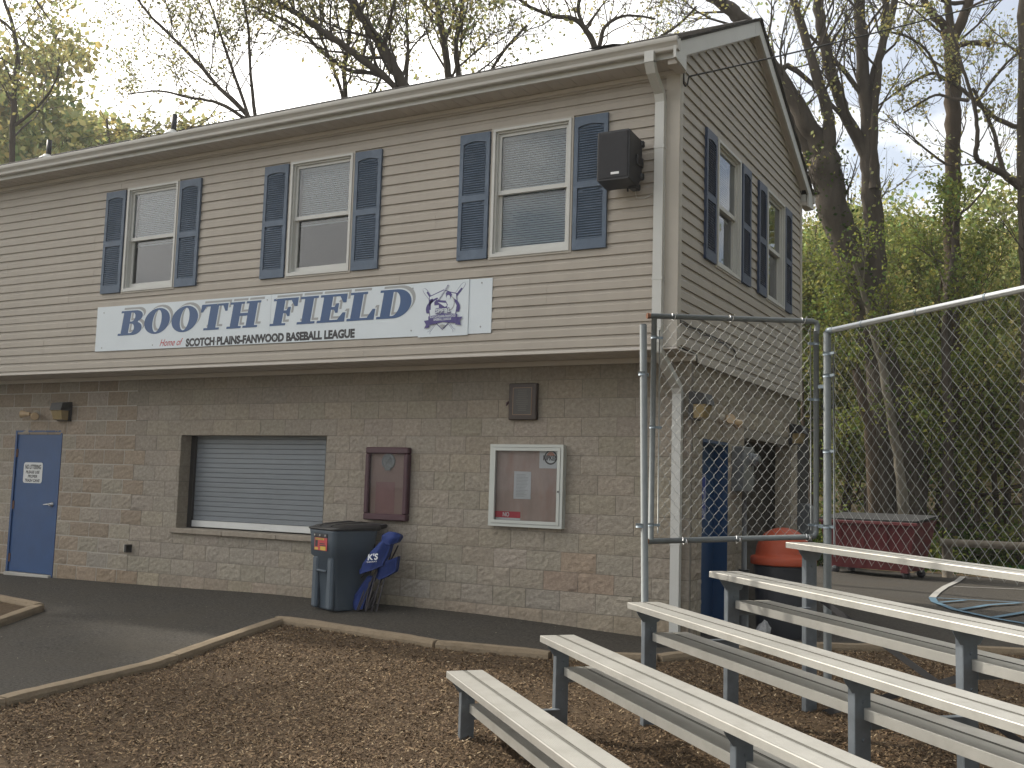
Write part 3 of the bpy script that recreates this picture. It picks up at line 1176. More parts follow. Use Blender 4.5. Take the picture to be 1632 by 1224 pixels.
# ---- league emblem panel
emb = empty('emblem_panel', (0, 0, 0))
tag(emb, 'square panel with purple batter shield, crossed bats and SPFBL ribbon', 'sign')
mb = MB()
mb.prism([(-2.905, 2.868), (-2.272, 2.868), (-2.272, 3.472), (-2.905, 3.472)], front, .026, .031)
mb.build('panel', M_SIGNW, emb)
ex, ey, ek = -2.905, 2.868, .633 / 8.0       # emblem drawn on an 8-unit square


def E(u, v, w):
    return front(ex + u * ek, ey + v * ek * .955, w)


mb = MB()
L0, dL = .0318, .0006


def lay(m, poly, n, holes=()):
    mb.mat(m)
    mb.flat(poly, E, L0 + dL * n, holes)


def stroke(m, pts, t, n):
    """thick line as butt-joined quads"""
    mb.mat(m)
    for (a, b) in zip(pts[:-1], pts[1:]):
        d = Vector((b[0] - a[0], b[1] - a[1])); d.normalize()
        q = Vector((-d.y, d.x)) * t / 2
        mb.flat([(a[0] - q.x, a[1] - q.y), (b[0] - q.x, b[1] - q.y), (b[0] + q.x, b[1] + q.y), (a[0] + q.x, a[1] + q.y)], E, L0 + dL * n)


def bat(x0, y0, x1, y1, n):
    d = Vector((x1 - x0, y1 - y0)); Lg = d.length; d.normalize(); q = Vector((-d.y, d.x))
    prof = [(0, .26), (.12, .26), (.2, .12), (Lg * .4, .14), (Lg * .72, .30), (Lg * .93, .34), (Lg * .98, .25), (Lg, .08)]
    def pl(k, dt):
        up = [(x0 + d.x * t + q.x * (r * k - dt), y0 + d.y * t + q.y * (r * k - dt)) for t, r in prof]
        dn = [(x0 + d.x * t - q.x * (r * k - dt), y0 + d.y * t - q.y * (r * k - dt)) for t, r in prof]
        return dn + up[::-1]
    lay(M_PURP, pl(1, 0), n)
    lay(M_SIGNW, pl(1, .055), n + 1)
    t0, t1 = Lg * .62, Lg * .9
    lay(M_PURP, [(x0 + d.x * t0 - q.x * .2, y0 + d.y * t0 - q.y * .2), (x0 + d.x * t1 - q.x * .27, y0 + d.y * t1 - q.y * .27), (x0 + d.x * t1 - q.x * .02, y0 + d.y * t1 - q.y * .02), (x0 + d.x * t0 + q.x * .12, y0 + d.y * t0 + q.y * .12)], n + 2)


bat(1.75, .55, 7.35, 7.55, 0)
bat(5.85, .75, .65, 7.1, 3)
sh_ = [(4, .9), (6.05, 2.8), (6.3, 4.6), (6.1, 6.1), (5.1, 6.35), (4, 6.75), (2.9, 6.35), (1.65, 5.9), (1.6, 4.6), (1.85, 2.8)]
lay(M_PURP, sh_, 6)
lay(M_SIGNW, [(4 + (x - 4) * .95, 4 + (y - 4) * .95) for x, y in sh_], 7)
lay(M_PURP, [(1.75, 5.4), (2.3, 5.55), (2.3, 5.1), (2.0, 4.9), (2.0, 3.9), (1.75, 3.9)], 8)
# ball halo: two crescents
lay(M_PURP, arc(3.95, 4.0, 2.75, 1.75, 110, 200, 14) + arc(3.95, 3.95, 2.25, 1.55, 200, 110, 14), 8)
lay(M_PURP, arc(3.95, 4.0, 2.75, 1.75, -20, 70, 14) + arc(3.95, 3.95, 2.25, 1.55, 70, -20, 14), 8)
lay(M_SIGNG, arc(5.1, 4.7, .75, 1.05, 0, 350, 20), 9)
lay(M_SIGNW, arc(5.05, 4.72, .66, .95, 0, 350, 20), 10)
# batter: torso, arms, head with cap, raised bat
lay(M_PURP, [(2.6, 4.5), (3.3, 4.55), (3.35, 3.9), (4.6, 3.9), (4.75, 4.5), (4.4, 5.1), (3.6, 5.2), (2.9, 5.3), (2.55, 5.0)], 11)
lay(M_SIGNW, [(3.1, 4.95), (4.5, 4.75), (4.65, 4.35), (4.3, 4.2), (3.3, 4.85)], 12)
lay(M_PURP, arc(4.85, 5.75, .42, .55, 0, 350, 18), 13)
lay(M_SIGNW, arc(4.82, 5.5, .3, .38, 0, 350, 14), 14)
lay(M_PURP, [(4.35, 6.0), (5.35, 5.75), (5.4, 5.9), (5.15, 6.3), (4.75, 6.42), (4.45, 6.3)], 15)
stroke(M_PURP, [(3.25, 5.2), (4.75, 7.35)], .17, 16)
stroke(M_SIGNW, [(3.35, 5.35), (4.65, 7.2)], .07, 17)
# ribbon
rib = [(1.25, 1.75), (1.8, 2.0), (6.3, 2.0), (6.35, 3.1), (5.2, 3.35), (4, 3.45), (2.8, 3.35), (1.65, 3.05), (1.75, 1.55)]
lay(M_PURP, [(1.0, 2.35), (1.9, 2.45), (1.9, 1.35), (1.05, 1.2), (1.35, 1.75)], 18)
lay(M_PURP, [(7.2, 2.65), (6.2, 2.6), (6.1, 1.55), (7.0, 1.45), (6.8, 2.0)], 18)
lay(M_PURP, [(1.75, 1.65), (4, 2.0), (6.25, 1.75), (6.4, 3.05), (4, 3.3), (1.7, 2.95)], 19)
lay(M_SIGNG, [(3.5, 1.62), (4, 1.15), (4.5, 1.62), (4, 1.7)], 19)
mb.mat(M_PURP)
text_mesh(mb, 'SPFBL', E, .62, 2.75, 3.38, L0 + dL * 18, width=2.6, bold=.11)
mb.mat(M_SIGNW)
text_mesh(mb, 'SPFBL', E, .56, 2.8, 3.41, L0 + dL * 20, width=2.5, bold=.03)
text_mesh(mb, 'SCOTCH PLAINS-FANWOOD', E, .34, 1.95, 2.70, L0 + dL * 20, width=4.15, bold=.02)
text_mesh(mb, 'BASEBALL LEAGUE', E, .32, 2.6, 2.28, L0 + dL * 20, width=2.8, bold=.02)
mb.build('emblem', None, emb)

# ---- speaker on its bracket
sp = empty('loudspeaker', (0, 0, 0))
tag(sp, 'black loudspeaker on the siding, partly covering the right shutter', 'loudspeaker')
mb = MB()
mb.mat(M_BLACK)
x0, x1, y0, y1, z0, z1 = -.640, -.305, -1.03, -.70, 4.235, 4.72
tl = .03
spf = lambda u, v, w: (u, w, v)
# cabinet side profile (y, z) with cut away lower back, extruded along x
prof = [(y0, z0), (y1 - .10, z0 - .03), (y1 - .02, z0 + .06), (y1, z0 + .12), (y1, z1 - .06), (y1 - .03, z1 - .02), (y0, z1)]
n = len(prof)
o = len(mb.v)
for X, k in ((x0, 0), (x0 + .012, 1), (x1 - .012, 1), (x1, 0)):
    for (a, b) in prof:
        cy_, cz_ = (y0 + y1) / 2, (z0 + z1) / 2
        f = 1.0 if k else .965
        mb.v.append((X, cy_ + (a - cy_) * f, cz_ + (b - cz_) * f))
for s in range(3):
    for i in range(n):
        j = (i + 1) % n
        mb.face([o + s * n + i, o + (s + 1) * n + i, o + (s + 1) * n + j, o + s * n + j])
mb.face([o + i for i in range(n)])
mb.face([o + 3 * n + i for i in range(n)][::-1])
mb.build('cabinet', None, sp, fix=True)
mb = MB()
mb.bbox(x0 + .015, x1 - .015, y0 - .008, y0 + .004, z0 + .018, z1 - .018, .004)
mb.build('grille', mat('grille_cloth', (.016, .016, .02), rough=.7, var=.2, vscale=60, bump=.5, bscale=500), sp)
mb = MB()
for (X, Y, Z) in ((x1, y1 - .01, z1 - .06), (x1, y1 - .01, z0 + .10)):
    mb = MB()
    mb.lathe([(.03, -.03), (.036, -.02), (.036, .02), (.03, .03)], (X - .01, Y + .005, Z), 12)
    mb.build('fitting', M_BLACK, sp)
mb = MB()
mb.bbox(x1 - .004, x1 + .018, y1 - .16, y1 - .0, z0 + .18, z0 + .28, .008)
mb.build('handle', M_BLACK, sp)
mb = MB()
mb.bbox(x1 - .09, x1 - .005, y1 - .14, y1 - .01, z0 - .045, z0 + .02, .01)
for X in (x1 - .12, x1 - .03):
    mb.tube([(X, y1 - .06, z0 + .01), (X, y1 - .06, z0 - .05)], .009, 8)
mb.build('fitting', M_BLACK, sp)
mb = MB()
mb.box(-.50, -.44, -.71, -.636, 4.36, 4.60)
mb.bbox(-.53, -.41, -.652, -.636, 4.30, 4.66, .003)
mb.build('bracket', M_BLACK, sp)
mb = MB()
mb.bbox(x0 + .15, x0 + .235, y0 - .0095, y0 - .0075, z0 + .05, z0 + .073, .001)
mb.build('badge', mat('badge_white', (.75, .75, .75), rough=.4), sp)
mb = MB()
pts = [(-.33, -.66, 4.18 - .03 * math.sin(t * 3.1)) for t in (0, .3, .6, 1)]
mb.tube([(-.40, -.66, 4.26), (-.38, -.645, 4.15), (-.30, -.642, 4.135), (-.22, -.643, 4.165), (-.17, -.65, 4.17)], .004, 6)
mb.build('cord', M_WHITE, sp)

# ---- small printed signs
sg = empty('door_notice', (0, 0, 0))
tag(sg, 'small white notice on the blue front door asking for no littering', 'sign')
df = lambda u, v, w: (u, .012 - w, v)
mb = MB()
pl = []
for (cx, cy_, a0) in ((-9.865, 1.165, 270), (-9.865, 1.385, 0), (-10.205, 1.385, 90), (-10.205, 1.165, 180)):
    pl += arc(cx, cy_, .04, .04, a0, a0 + 90, 4)
mb.prism(pl, df, 0.001, .004)
mb.build('plate', mat('notice_white', (.62, .63, .62), rough=.4, var=.05), sg)
mb = MB(); mb.mat(M_INK)
for i, (t, hh, yy, wd, shr) in enumerate((('NO LITTERING', .062, 1.330, .35, 0), ('PLEASE USE', .040, 1.265, .31, .25), ('PROPER', .040, 1.204, .21, .25), ('TRASH CANS', .042, 1.142, .33, .25))):
    text_mesh(mb, t, df, hh, -10.035, yy, .0052, width=wd, align='CENTER', bold=.03, shear=shr)
mb.build('lettering', None, sg)

rs_ = empty('restroom_sign', (0, 0, 0))
tag(rs_, 'blue restroom sign with white wheelchair figure on the recessed side door', 'sign')
sf = lambda u, v, w: (-.155 + w, u, v)
mb = MB(); mb.mat(mat('sign_royal_blue', (.03, .06, .32), rough=.35))
mb.prism([(.66, .99), (.915, .99), (.915, 1.47), (.66, 1.47)], sf, .001, .005)
mb.build('plate', None, rs_)
mb = MB(); mb.mat(mat('pictogram_white', (.6, .62, .66), rough=.4))
ring(mb, sf, .668, .907, .998, 1.462, .010, .0055, .0065)
mb.prism(arc(.76, 1.40, .022, .022, 0, 330, 11), sf, .0055, .0065)
mb.prism([(.75, 1.26), (.775, 1.26), (.775, 1.37), (.75, 1.37)], sf, .0055, .0065)
mb.prism([(.776, 1.26), (.84, 1.26), (.87, 1.17), (.89, 1.175), (.855, 1.282), (.776, 1.282)], sf, .0055, .0065)
mb.prism(arc(.775, 1.225, .075, .075, 120, 350, 18) + arc(.775, 1.225, .055, .055, 350, 120, 18), sf, .0055, .0065)
text_mesh(mb, 'MEN', sf, .07, .785, 1.04, .006, width=.17, align='CENTER', bold=.02)
mb.build('pictogram', None, rs_)

# ---- maroon framed case
M_MAR = mat('maroon_frame', (.062, .022, .032), rough=.4, var=.12)
cs = empty('display_case', (0, 0, 0))
tag(cs, 'narrow maroon framed display case with a round pewter medallion inside', 'display case')
mb = MB()
X0, X1, Z0, Z1 = -3.968, -3.362, .848, 1.693
for a, b, c, d_ in ((X0, X1, Z0, Z0 + .075), (X0, X1, Z1 - .075, Z1), (X0, X0 + .06, Z0 + .075, Z1 - .075), (X1 - .06, X1, Z0 + .075, Z1 - .075)):
    mb.bbox(a, b, -.085, .0, c, d_, .012)
mb.build('frame', M_MAR, cs)
mb = MB()
mb.box(X0 + .06, X1 - .06, -.032, -.015, Z0 + .075, Z1 - .075)
mb.build('backboard', mat('faded_felt', (.27, .195, .175), rough=.9, var=.1, vscale=2.5, bump=.1, bscale=300), cs)
mb = MB()
mb.box(-3.83, -3.56, -.0335, -.0325, .925, 1.29)
mb.build('faded_patch', mat('felt_less_faded', (.25, .145, .145), rough=.9, var=.1), cs)
mb = MB()
cf = lambda u, v, w: (u, -w, v)
mb.prism(arc(-3.66, 1.53, .088, .088, 0, 350, 28), cf, .0335, .045)
mb.prism(arc(-3.66, 1.53, .092, .092, 0, 350, 28), cf, .0335, .050, holes=[arc(-3.66, 1.53, .078, .078, 0, 350, 28)])
for k in range(7):
    a = k * .9
    mb.prism(arc(-3.66 + .03 * math.cos(a), 1.54 + .03 * math.sin(a * 1.7), .012, .02, 0, 300, 6), cf, .045, .049)
mb.prism([(-3.70, 1.425), (-3.62, 1.425), (-3.62, 1.455), (-3.70, 1.455)], cf, .046, .055)
mb.build('medallion', mat('pewter', (.22, .24, .25), rough=.5, metal=.5, var=.3, vscale=40, bump=.5, bscale=90), cs)
mb = MB()
mb.flat([(X0 + .06, Z0 + .075), (X1 - .06, Z0 + .075), (X1 - .06, Z1 - .075), (X0 + .06, Z1 - .075)], cf, .064)
mb.build('pane', G_CASE, cs)

# ---- white framed notice case
cs = empty('notice_case', (0, 0, 0))
tag(cs, 'silver framed glass notice board holding one white sheet of paper', 'notice board')
M_CASE = mat('case_aluminium', (.50, .52, .49), rough=.4, metal=.15, var=.06)
X0, X1, Z0, Z1 = -2.275, -1.385, .852, 1.737
mb = MB()
mb.prism([(X0, Z0), (X1, Z0), (X1, Z1), (X0, Z1)], cf, 0, .080, holes=[[(X0 + .03, Z0 + .03), (X0 + .03, Z1 - .03), (X1 - .03, Z1 - .03), (X1 - .03, Z0 + .03)]])
mb.prism([(X0 + .034, Z0 + .034), (X1 - .034, Z0 + .034), (X1 - .034, Z1 - .034), (X0 + .034, Z1 - .034)], cf, .05, .086, holes=[[(X0 + .068, Z0 + .068), (X0 + .068, Z1 - .068), (X1 - .068, Z1 - .068), (X1 - .068, Z0 + .068)]])
mb.build('frame', M_CASE, cs)
mb = MB()
mb.box(X0 + .03, X1 - .03, -.03, -.012, Z0 + .03, Z1 - .03)
mb.build('pinboard', mat('faded_pinboard', (.36, .29, .26), rough=.9, var=.16, vscale=3.0, stretch=(2.5, 1, 1), bump=.15, bscale=200, dirt=((.36, .17, .14), 2.2, .5, .75, .5)), cs)
mb = MB()
mb.mat(mat('paper_white', (.50, .53, .55), rough=.7, var=.05))
mb.prism([(-1.995, 1.15), (-1.785, 1.15), (-1.787, 1.445), (-1.992, 1.448)], cf, .033, .0345)
mb.mat(mat('print_grey', (.36, .38, .4), rough=.7))
for k in range(16):
    wv = rng.uniform(.10, .15)
    mb.prism([(-1.965, 1.41 - k * .0155), (-1.965 + wv, 1.41 - k * .0155), (-1.965 + wv, 1.4165 - k * .0155), (-1.965, 1.4165 - k * .0155)], cf, .0352, .0354)
mb.build('paper', None, cs)
mb = MB()
mb.mat(MATS['paper_white'])
mb.prism([(-1.69, 1.485), (-1.45, 1.485), (-1.45, 1.69), (-1.69, 1.69)], cf, .033, .0345)
mb.mat(M_INK)
mb.flat(arc(-1.555, 1.602, .078, .078, 0, 350, 28), cf, .0352, holes=[arc(-1.555, 1.602, .062, .062, 0, 350, 28)])
mb.mat(mat('faded_orange', (.42, .2, .15), rough=.7))
mb.flat(arc(-1.555, 1.612, .05, .05, 10, 170, 14), cf, .0354)
mb.mat(M_INK)
text_mesh(mb, 'RIPKEN', cf, .050, -1.556, 1.572, .0362, width=.175, align='CENTER', bold=.04)
mb.build('sticker', None, cs)
mb = MB()
mb.mat(mat('strip_red', (.42, .03, .06), rough=.5, var=.1))
mb.prism([(-2.215, .945), (-1.905, .945), (-1.905, 1.012), (-2.215, 1.012)], cf, .033, .0345)
mb.mat(MATS['paper_white'])
mb.prism([(-2.215, .922), (-1.905, .922), (-1.905, .944), (-2.215, .944)], cf, .033, .0345)
text_mesh(mb, 'NO', cf, .045, -2.08, .958, .0352, width=.08, align='CENTER', bold=.03)
mb.build('sticker', None, cs)
mb = MB()
mb.flat([(X0 + .068, Z0 + .068), (X1 - .068, Z0 + .068), (X1 - .068, Z1 - .068), (X0 + .068, Z1 - .068)], cf, .066)
mb.build('pane', G_CASE, cs)
mb = MB()
mb.lathe([(.010, 0), (.010, .008)], (0, 0, 0), 12)
mb.v = [(-1.433 + x, -.086 - z, 1.24 + y) for x, y, z in mb.v]
mb.build('lock', M_INK, cs)

# ---- plaque high on the wall
pq = empty('plaque', (0, 0, 0))
tag(pq, 'dark wooden plaque with engraved brown plate high on the block wall', 'plaque')
mb = MB()
mb.bbox(-2.075, -1.735, -.062, 0, 2.005, 2.405, .008)
mb.build('board', mat('walnut_board', (.045, .028, .02), rough=.45, var=.25, vscale=4, stretch=(1, 1, .2)), pq)
mb = MB()
mb.mat(mat('engraved_plate', (.055, .05, .045), rough=.35, metal=.3, var=.2))
mb.prism([(-2.015, 2.065), (-1.795, 2.065), (-1.795, 2.35), (-2.015, 2.35)], cf, .0625, .0645)
mb.mat(mat('copper_line', (.30, .19, .12), rough=.5, var=.1))
ring(mb, cf, -2.022, -1.788, 2.058, 2.357, .006, .0626, .066)
mb.mat(mat('engraving', (.13, .12, .10), rough=.5))
for k in range(11):
    wv = rng.uniform(.08, .16)
    mb.prism([(-1.905 - wv / 2, 2.325 - k * .022), (-1.905 + wv / 2, 2.325 - k * .022), (-1.905 + wv / 2, 2.332 - k * .022), (-1.905 - wv / 2, 2.332 - k * .022)], cf, .0650, .0652)
mb.build('plate', None, pq)
mb = MB()
mb.tube([(-2.07, -.04, 2.21), (-2.10, -.045, 2.19), (-2.115, -.04, 2.16)], [.012, .015, .004], 6)
mb.build('ribbon_scrap', M_MAR, pq)

# ---- wall lights


def wall_pack(fn, u, v, label):
    t = empty('wall_light')
    tag(t, label, 'wall light', 'dark wall pack lights')
    s = MB()
    s.prism([(-.10, -.02), (.16, -.02), (.16, .255), (-.10, .255)], lambda a, b, c: fn(u + a, v + b, c), 0, .045)
    # hood
    P = [(-.10, .13, .045), (.16, .13, .045), (.16, .255, .045), (-.10, .255, .045), (-.09, .13, .19), (.15, .13, .19), (.15, .235, .16), (-.09, .235, .16)]
    s.add([fn(u + a, v + b, c) for a, b, c in P], [(0, 3, 2, 1), (4, 5, 6, 7), (0, 1, 5, 4), (1, 2, 6, 5), (2, 3, 7, 6), (3, 0, 4, 7)])
    s.build('housing', M_BRONZE, t, fix=True)
    s = MB()
    P = [(-.085, -.01, .046), (.135, -.01, .046), (.14, .128, .046), (-.09, .128, .046), (-.07, .0, .13), (.12, .0, .13), (.135, .128, .17), (-.08, .128, .17)]
    s.add([fn(u + a, v + b, c) for a, b, c in P], [(0, 3, 2, 1), (4, 5, 6, 7), (0, 1, 5, 4), (1, 2, 6, 5), (2, 3, 7, 6), (3, 0, 4, 7)])
    s.build('lens', M_AMBER, t, fix=True)


def flood_pair(fn, u, v, label):
    t = empty('flood_light')
    tag(t, label, 'flood light', 'twin bulb flood lights')
    M_F = mat('cream_metal', (.42, .37, .29), rough=.5, var=.15)
    s = MB()
    c0 = Vector(fn(u, v, 0)); nrm = (Vector(fn(u, v, 1)) - c0).normalized(); uu = (Vector(fn(u + 1, v, 0)) - c0).normalized()
    s.tube([c0, c0 + nrm * .03, c0 + nrm * .045], [.06, .058, .03], 18)
    s.build('base', M_F, t)
    for sx in (-1, 1):
        a = c0 + nrm * .04
        b = a + uu * (.05 * sx) + nrm * .05 + Vector((0, 0, -.005))
        c = b + uu * (.10 * sx) + nrm * .06 + Vector((0, 0, -.035 if sx > 0 else .0))
        s = MB()
        s.tube([a, b], .012, 8)
        s.tube([b, b + (c - b) * .35, c, c + (c - b) * .12], [.028, .034, .058, .050], 16)
        s.build('lamp', mat('bulb_glass', (.55, .40, .24), rough=.25, var=.2), t)


wall_pack(low, -9.42, 2.045, 'dark wall light with amber lens just right of the front door top')
wall_pack(lowside, -.02, 2.02, 'dark wall light above the side door by the building corner')
wall_pack(lowside, 4.05, 1.97, 'dark wall light on the far end of the side wall')
flood_pair(low, -10.02, 2.13, 'pair of flood bulbs above the blue front door')
flood_pair(lowside, .95, 2.07, 'pair of flood bulbs above the recessed side door')

# ---- outlet box, meter with conduit
ob_ = empty('outlet_box')
tag(ob_, 'open outlet box low on the block wall between door and hatch', 'outlet')
mb = MB()
mb.bbox(-8.0, -7.90, -.03, 0, .25, .345, .003)
mb.build('plate', mat('outlet_ivory', (.42, .39, .33), rough=.5), ob_)
mb = MB()
mb.box(-7.975, -7.93, -.0315, -.0302, .268, .328)
mb.bbox(-7.898, -7.86, -.10, 0, .245, .352, .003)
mb.build('cover', M_BRONZE, ob_)
mt = empty('electric_meter')
tag(mt, 'grey electric meter box with its conduit beside the dark alcove', 'electric meter')
M_GREY = mat('meter_grey', (.15, .16, .165), rough=.45, var=.12, vscale=4)
mb = MB()
mb.bbox(.0, .15, 1.33, 1.72, 1.30, 1.80, .01)
mb.build('cabinet', M_GREY, mt)
mb = MB()
mb.tube([(.15, 1.60, 1.66), (.18, 1.60, 1.66), (.23, 1.60, 1.66), (.25, 1.60, 1.66)], [.075, .075, .068, .045], 20)
mb.build('meter_glass', mat('meter_dome', (.16, .17, .175), rough=.12, var=.5, vscale=25), mt)
mb = MB()
mb.tube([(.09, 1.56, 1.31), (.09, 1.56, .40)], .030, 12)
mb.tube([(.09, 1.56, .40), (.09, 1.56, -.25)], .052, 14)
mb.tube([(.09, 1.56, .44), (.09, 1.56, .36)], .060, 14)
mb.build('conduit', M_GREY, mt)
mb = MB()
mb.bbox(.03, .12, 1.78, 1.90, 1.36, 1.50, .01)
mb.build('junction_box', M_BRONZE, mt)

# ---- cables
M_CABLE = mat('black_cable', (.02, .02, .02), rough=.6)
mb = MB()
pa, pb = Vector((.11, -.535, 5.345)), at(1760, -48, 13.5)
pts = [(.062, -.565, 5.37), (.065, -.565, 5.27), (.075, -.55, 5.245), (.09, -.53, 5.27), (.10, -.53, 5.33)]
for i in range(25):
    t = i / 24
    p = pa.lerp(pb, t)
    p.z -= .10 * 4 * t * (1 - t) * .5
    pts.append(p)
mb.tube(pts, .0085, 6)
o = mb.build('service_cable', M_CABLE)
tag(o, 'black overhead cable running from the gable corner up to the right', 'cable')
mb = MB()
for k in (0, 1):
    pts = []
    for i in range(19):
        t = i / 18
        y = -.57 + 1.72 * t
        pts.append((.062, y, 2.915 - .02 * k - .03 * t + .008 * math.sin(t * 23 + k * 2)))
    pts += [(.062, 1.24, 2.86 - .02 * k), (.062, 1.28, 2.80), (.062, 1.29, 2.74)]
    mb.tube(pts, .005, 5)
o = mb.build('loose_cable', M_CABLE)
tag(o, 'two thin loose cables sagging along the bottom of the gable siding', 'cable')

# ---- rolling trash cart
M_CART = mat('cart_plastic', (.068, .092, .118), rough=.5, var=.1, vscale=3, bump=.06, bscale=200, dirt=((.10, .11, .11), 3, .5, .8, .4))
M_LID = mat('lid_plastic', (.035, .034, .034), rough=.42, var=.15, bump=.05, bscale=120)
zb_ = zg(-3.95, -.45)
cart = empty('trash_cart', (-3.965, -.43, zb_), R(-22))
tag(cart, 'dark slate grey wheeled trash cart with black domed lid beside the hatch', 'trash cart')


def rrect(w, d, r, n=5):
    out = []
    for cx, cy_, a0 in ((w / 2 - r, -d / 2 + r, -90), (w / 2 - r, d / 2 - r, 0), (-w / 2 + r, d / 2 - r, 90), (-w / 2 + r, -d / 2 + r, 180)):
        out += arc(cx, cy_, r, r, a0, a0 + 90, n)
    return out


def loft(mb, sections, cap0=True, cap1=True, smooth=True):
    """sections: list of lists of 3D points with equal counts"""
    o = len(mb.v)
    n = len(sections[0])
    for s in sections: mb.v.extend([tuple(p) for p in s])
    sm = mb.smooth; mb.smooth = smooth
    for k in range(len(sections) - 1):
        for i in range(n):
            j = (i + 1) % n
            mb.face([o + k * n + i, o + k * n + j, o + (k + 1) * n + j, o + (k + 1) * n + i])
    mb.smooth = False
    if cap0: mb.face([o + i for i in range(n)][::-1])
    if cap1: mb.face([o + (len(sections) - 1) * n + i for i in range(n)])
    mb.smooth = sm


mb = MB(); mb.mat(M_CART)
secs = []
for z, w, d, sh in ((.0, .43, .42, .02), (.02, .44, .43, .02), (.575, .50, .49, 0), (.60, .55, .55, 0), (.80, .56, .57, 0), (.86, .575, .585, 0), (.885, .58, .59, 0)):
    secs.append([(x, y + sh, z) for x, y in rrect(w, d, .055 if z > .59 else .05, 5)])
loft(mb, secs)
mb.build('body', None, cart, fix=True)
mb = MB(); mb.mat(M_CART)
# two vertical ribs with a handhold between them on the front face
for x in (-.165, .165):
    mb.bbox(x - .055, x + .055, -.262, -.20, .01, .585, .02)
mb.tube([(-.12, -.262, .43), (.12, -.262, .43)], .014, 10)
mb.build('rib', None, cart)
mb = MB(); mb.mat(M_INK)
mb.bbox(-.155, .155, -.297, -.28, .80, .845, .004)
mb.mat(M_STEEL)
for x in (-.12, 0, .12):
    mb.lathe([(.011, 0), (.011, .006)], (0, 0, 0), 8)
    k = len(mb.v) - 16
    for i in range(k, len(mb.v)):
        vx, vy, vz = mb.v[i]; mb.v[i] = (x + vx, -.298 - vz, .823 + vy)
mb.build('latch_strip', None, cart)
mb = MB(); mb.mat(M_LID)
secs = []
for t, (w, d, z) in enumerate(((.59, .62, .882), (.61, .64, .89), (.612, .642, .905), (.585, .605, .920), (.52, .53, .938), (.40, .40, .943))):
    secs.append([(x, y + (.01 if t < 3 else .05), z + (0 if t < 2 else .045 * (y + .3))) for x, y in rrect(w, d, .07 if t < 4 else .08, 5)])
loft(mb, secs)
for x in (-.12, .12):
    secs = [[(x + a, y0_, z0_ + b) for a, b in ((-.045, 0), (.045, 0), (.035, .02), (-.035, .02))] for y0_, z0_ in ((-.26, .912), (-.16, .935), (.14, .962), (.30, .940))]
    loft(mb, secs, smooth=False)
mb.build('lid', None, cart, fix=True)
mb = MB(); mb.mat(M_LID)
mb.tube([(-.24, .27, .90), (-.25, .40, .935), (.25, .40, .935), (.24, .27, .90)], .024, 10)
mb.build('handle', None, cart)
for x in (-.20, .20):
    mb = MB(); mb.mat(M_INK)
    mb.lathe([(.04, -.025), (.11, -.025), (.12, -.01), (.12, .01), (.11, .025), (.04, .025)], (0, 0, 0), 20)
    mb.v = [(x + vz * 1.0 + (.045 if x > 0 else -.045), .20 + vx, .12 + vy) for vx, vy, vz in mb.v]
    mb.build('wheel', None, cart)
mb = MB()
lf = lambda u, v, w: (u, -.289 - w, v)
mb.mat(M_RED)
mb.flat([(-.135, .655), (.15, .655), (.15, .795), (-.135, .795)], lf, .001)
mb.mat(mat('label_yellow', (.55, .42, .06), rough=.5))
for a, b, c, d_ in ((-.12, .77, .08, .79), (-.125, .66, -.05, .685), (0, .66, .12, .70)):
    mb.flat([(a, b), (c, b), (c, d_), (a, d_)], lf, .0018)
mb.mat(M_INK)
for a, b, c, d_ in ((-.12, .695, -.06, .765), (-.02, .705, .12, .715), (-.02, .725, .10, .735)):
    mb.flat([(a, b), (c, b), (c, d_), (a, d_)], lf, .0018)
text_mesh(mb, 'CAUTION', lf, .014, -.118, .773, .0026, width=.17, bold=.02)
mb.build('label', None, cart)

# ---- folded camp chairs leaning on the wall
M_CAMP = mat('camp_chair_cloth', (.009, .032, .17), rough=.7, var=.18, vscale=7, bump=.3, bscale=40)
M_TUBE = mat('chair_tube', (.05, .045, .05), rough=.4, metal=.3, var=.1)
ch = empty('folded_camp_chair', (-3.46, -.30, zg(-3.46, -.3)))
tag(ch, 'folded blue camp chairs leaning on the block wall beside the trash cart', 'camp chair')
lean = lambda x, y, z: (x, y, z)
mb = MB()
tubes = [((-.20, -.22, 0), (-.02, -.03, .80)), ((-.16, -.25, 0), (.06, -.02, .78)), ((-.08, -.23, .0), (-.12, -.05, .72)), ((-.02, -.20, 0), (.09, .0, .86)),
         ((-.05, -.26, .0), (.02, -.04, .82)), ((.02, -.16, 0), (.11, .0, .80)), ((-.18, -.20, .35), (.00, -.06, .62)), ((-.12, -.15, 0), (.15, .02, .72))]
for a, b in tubes: mb.tube([a, b], .009, 8)
mb.build('frame', M_TUBE, ch)


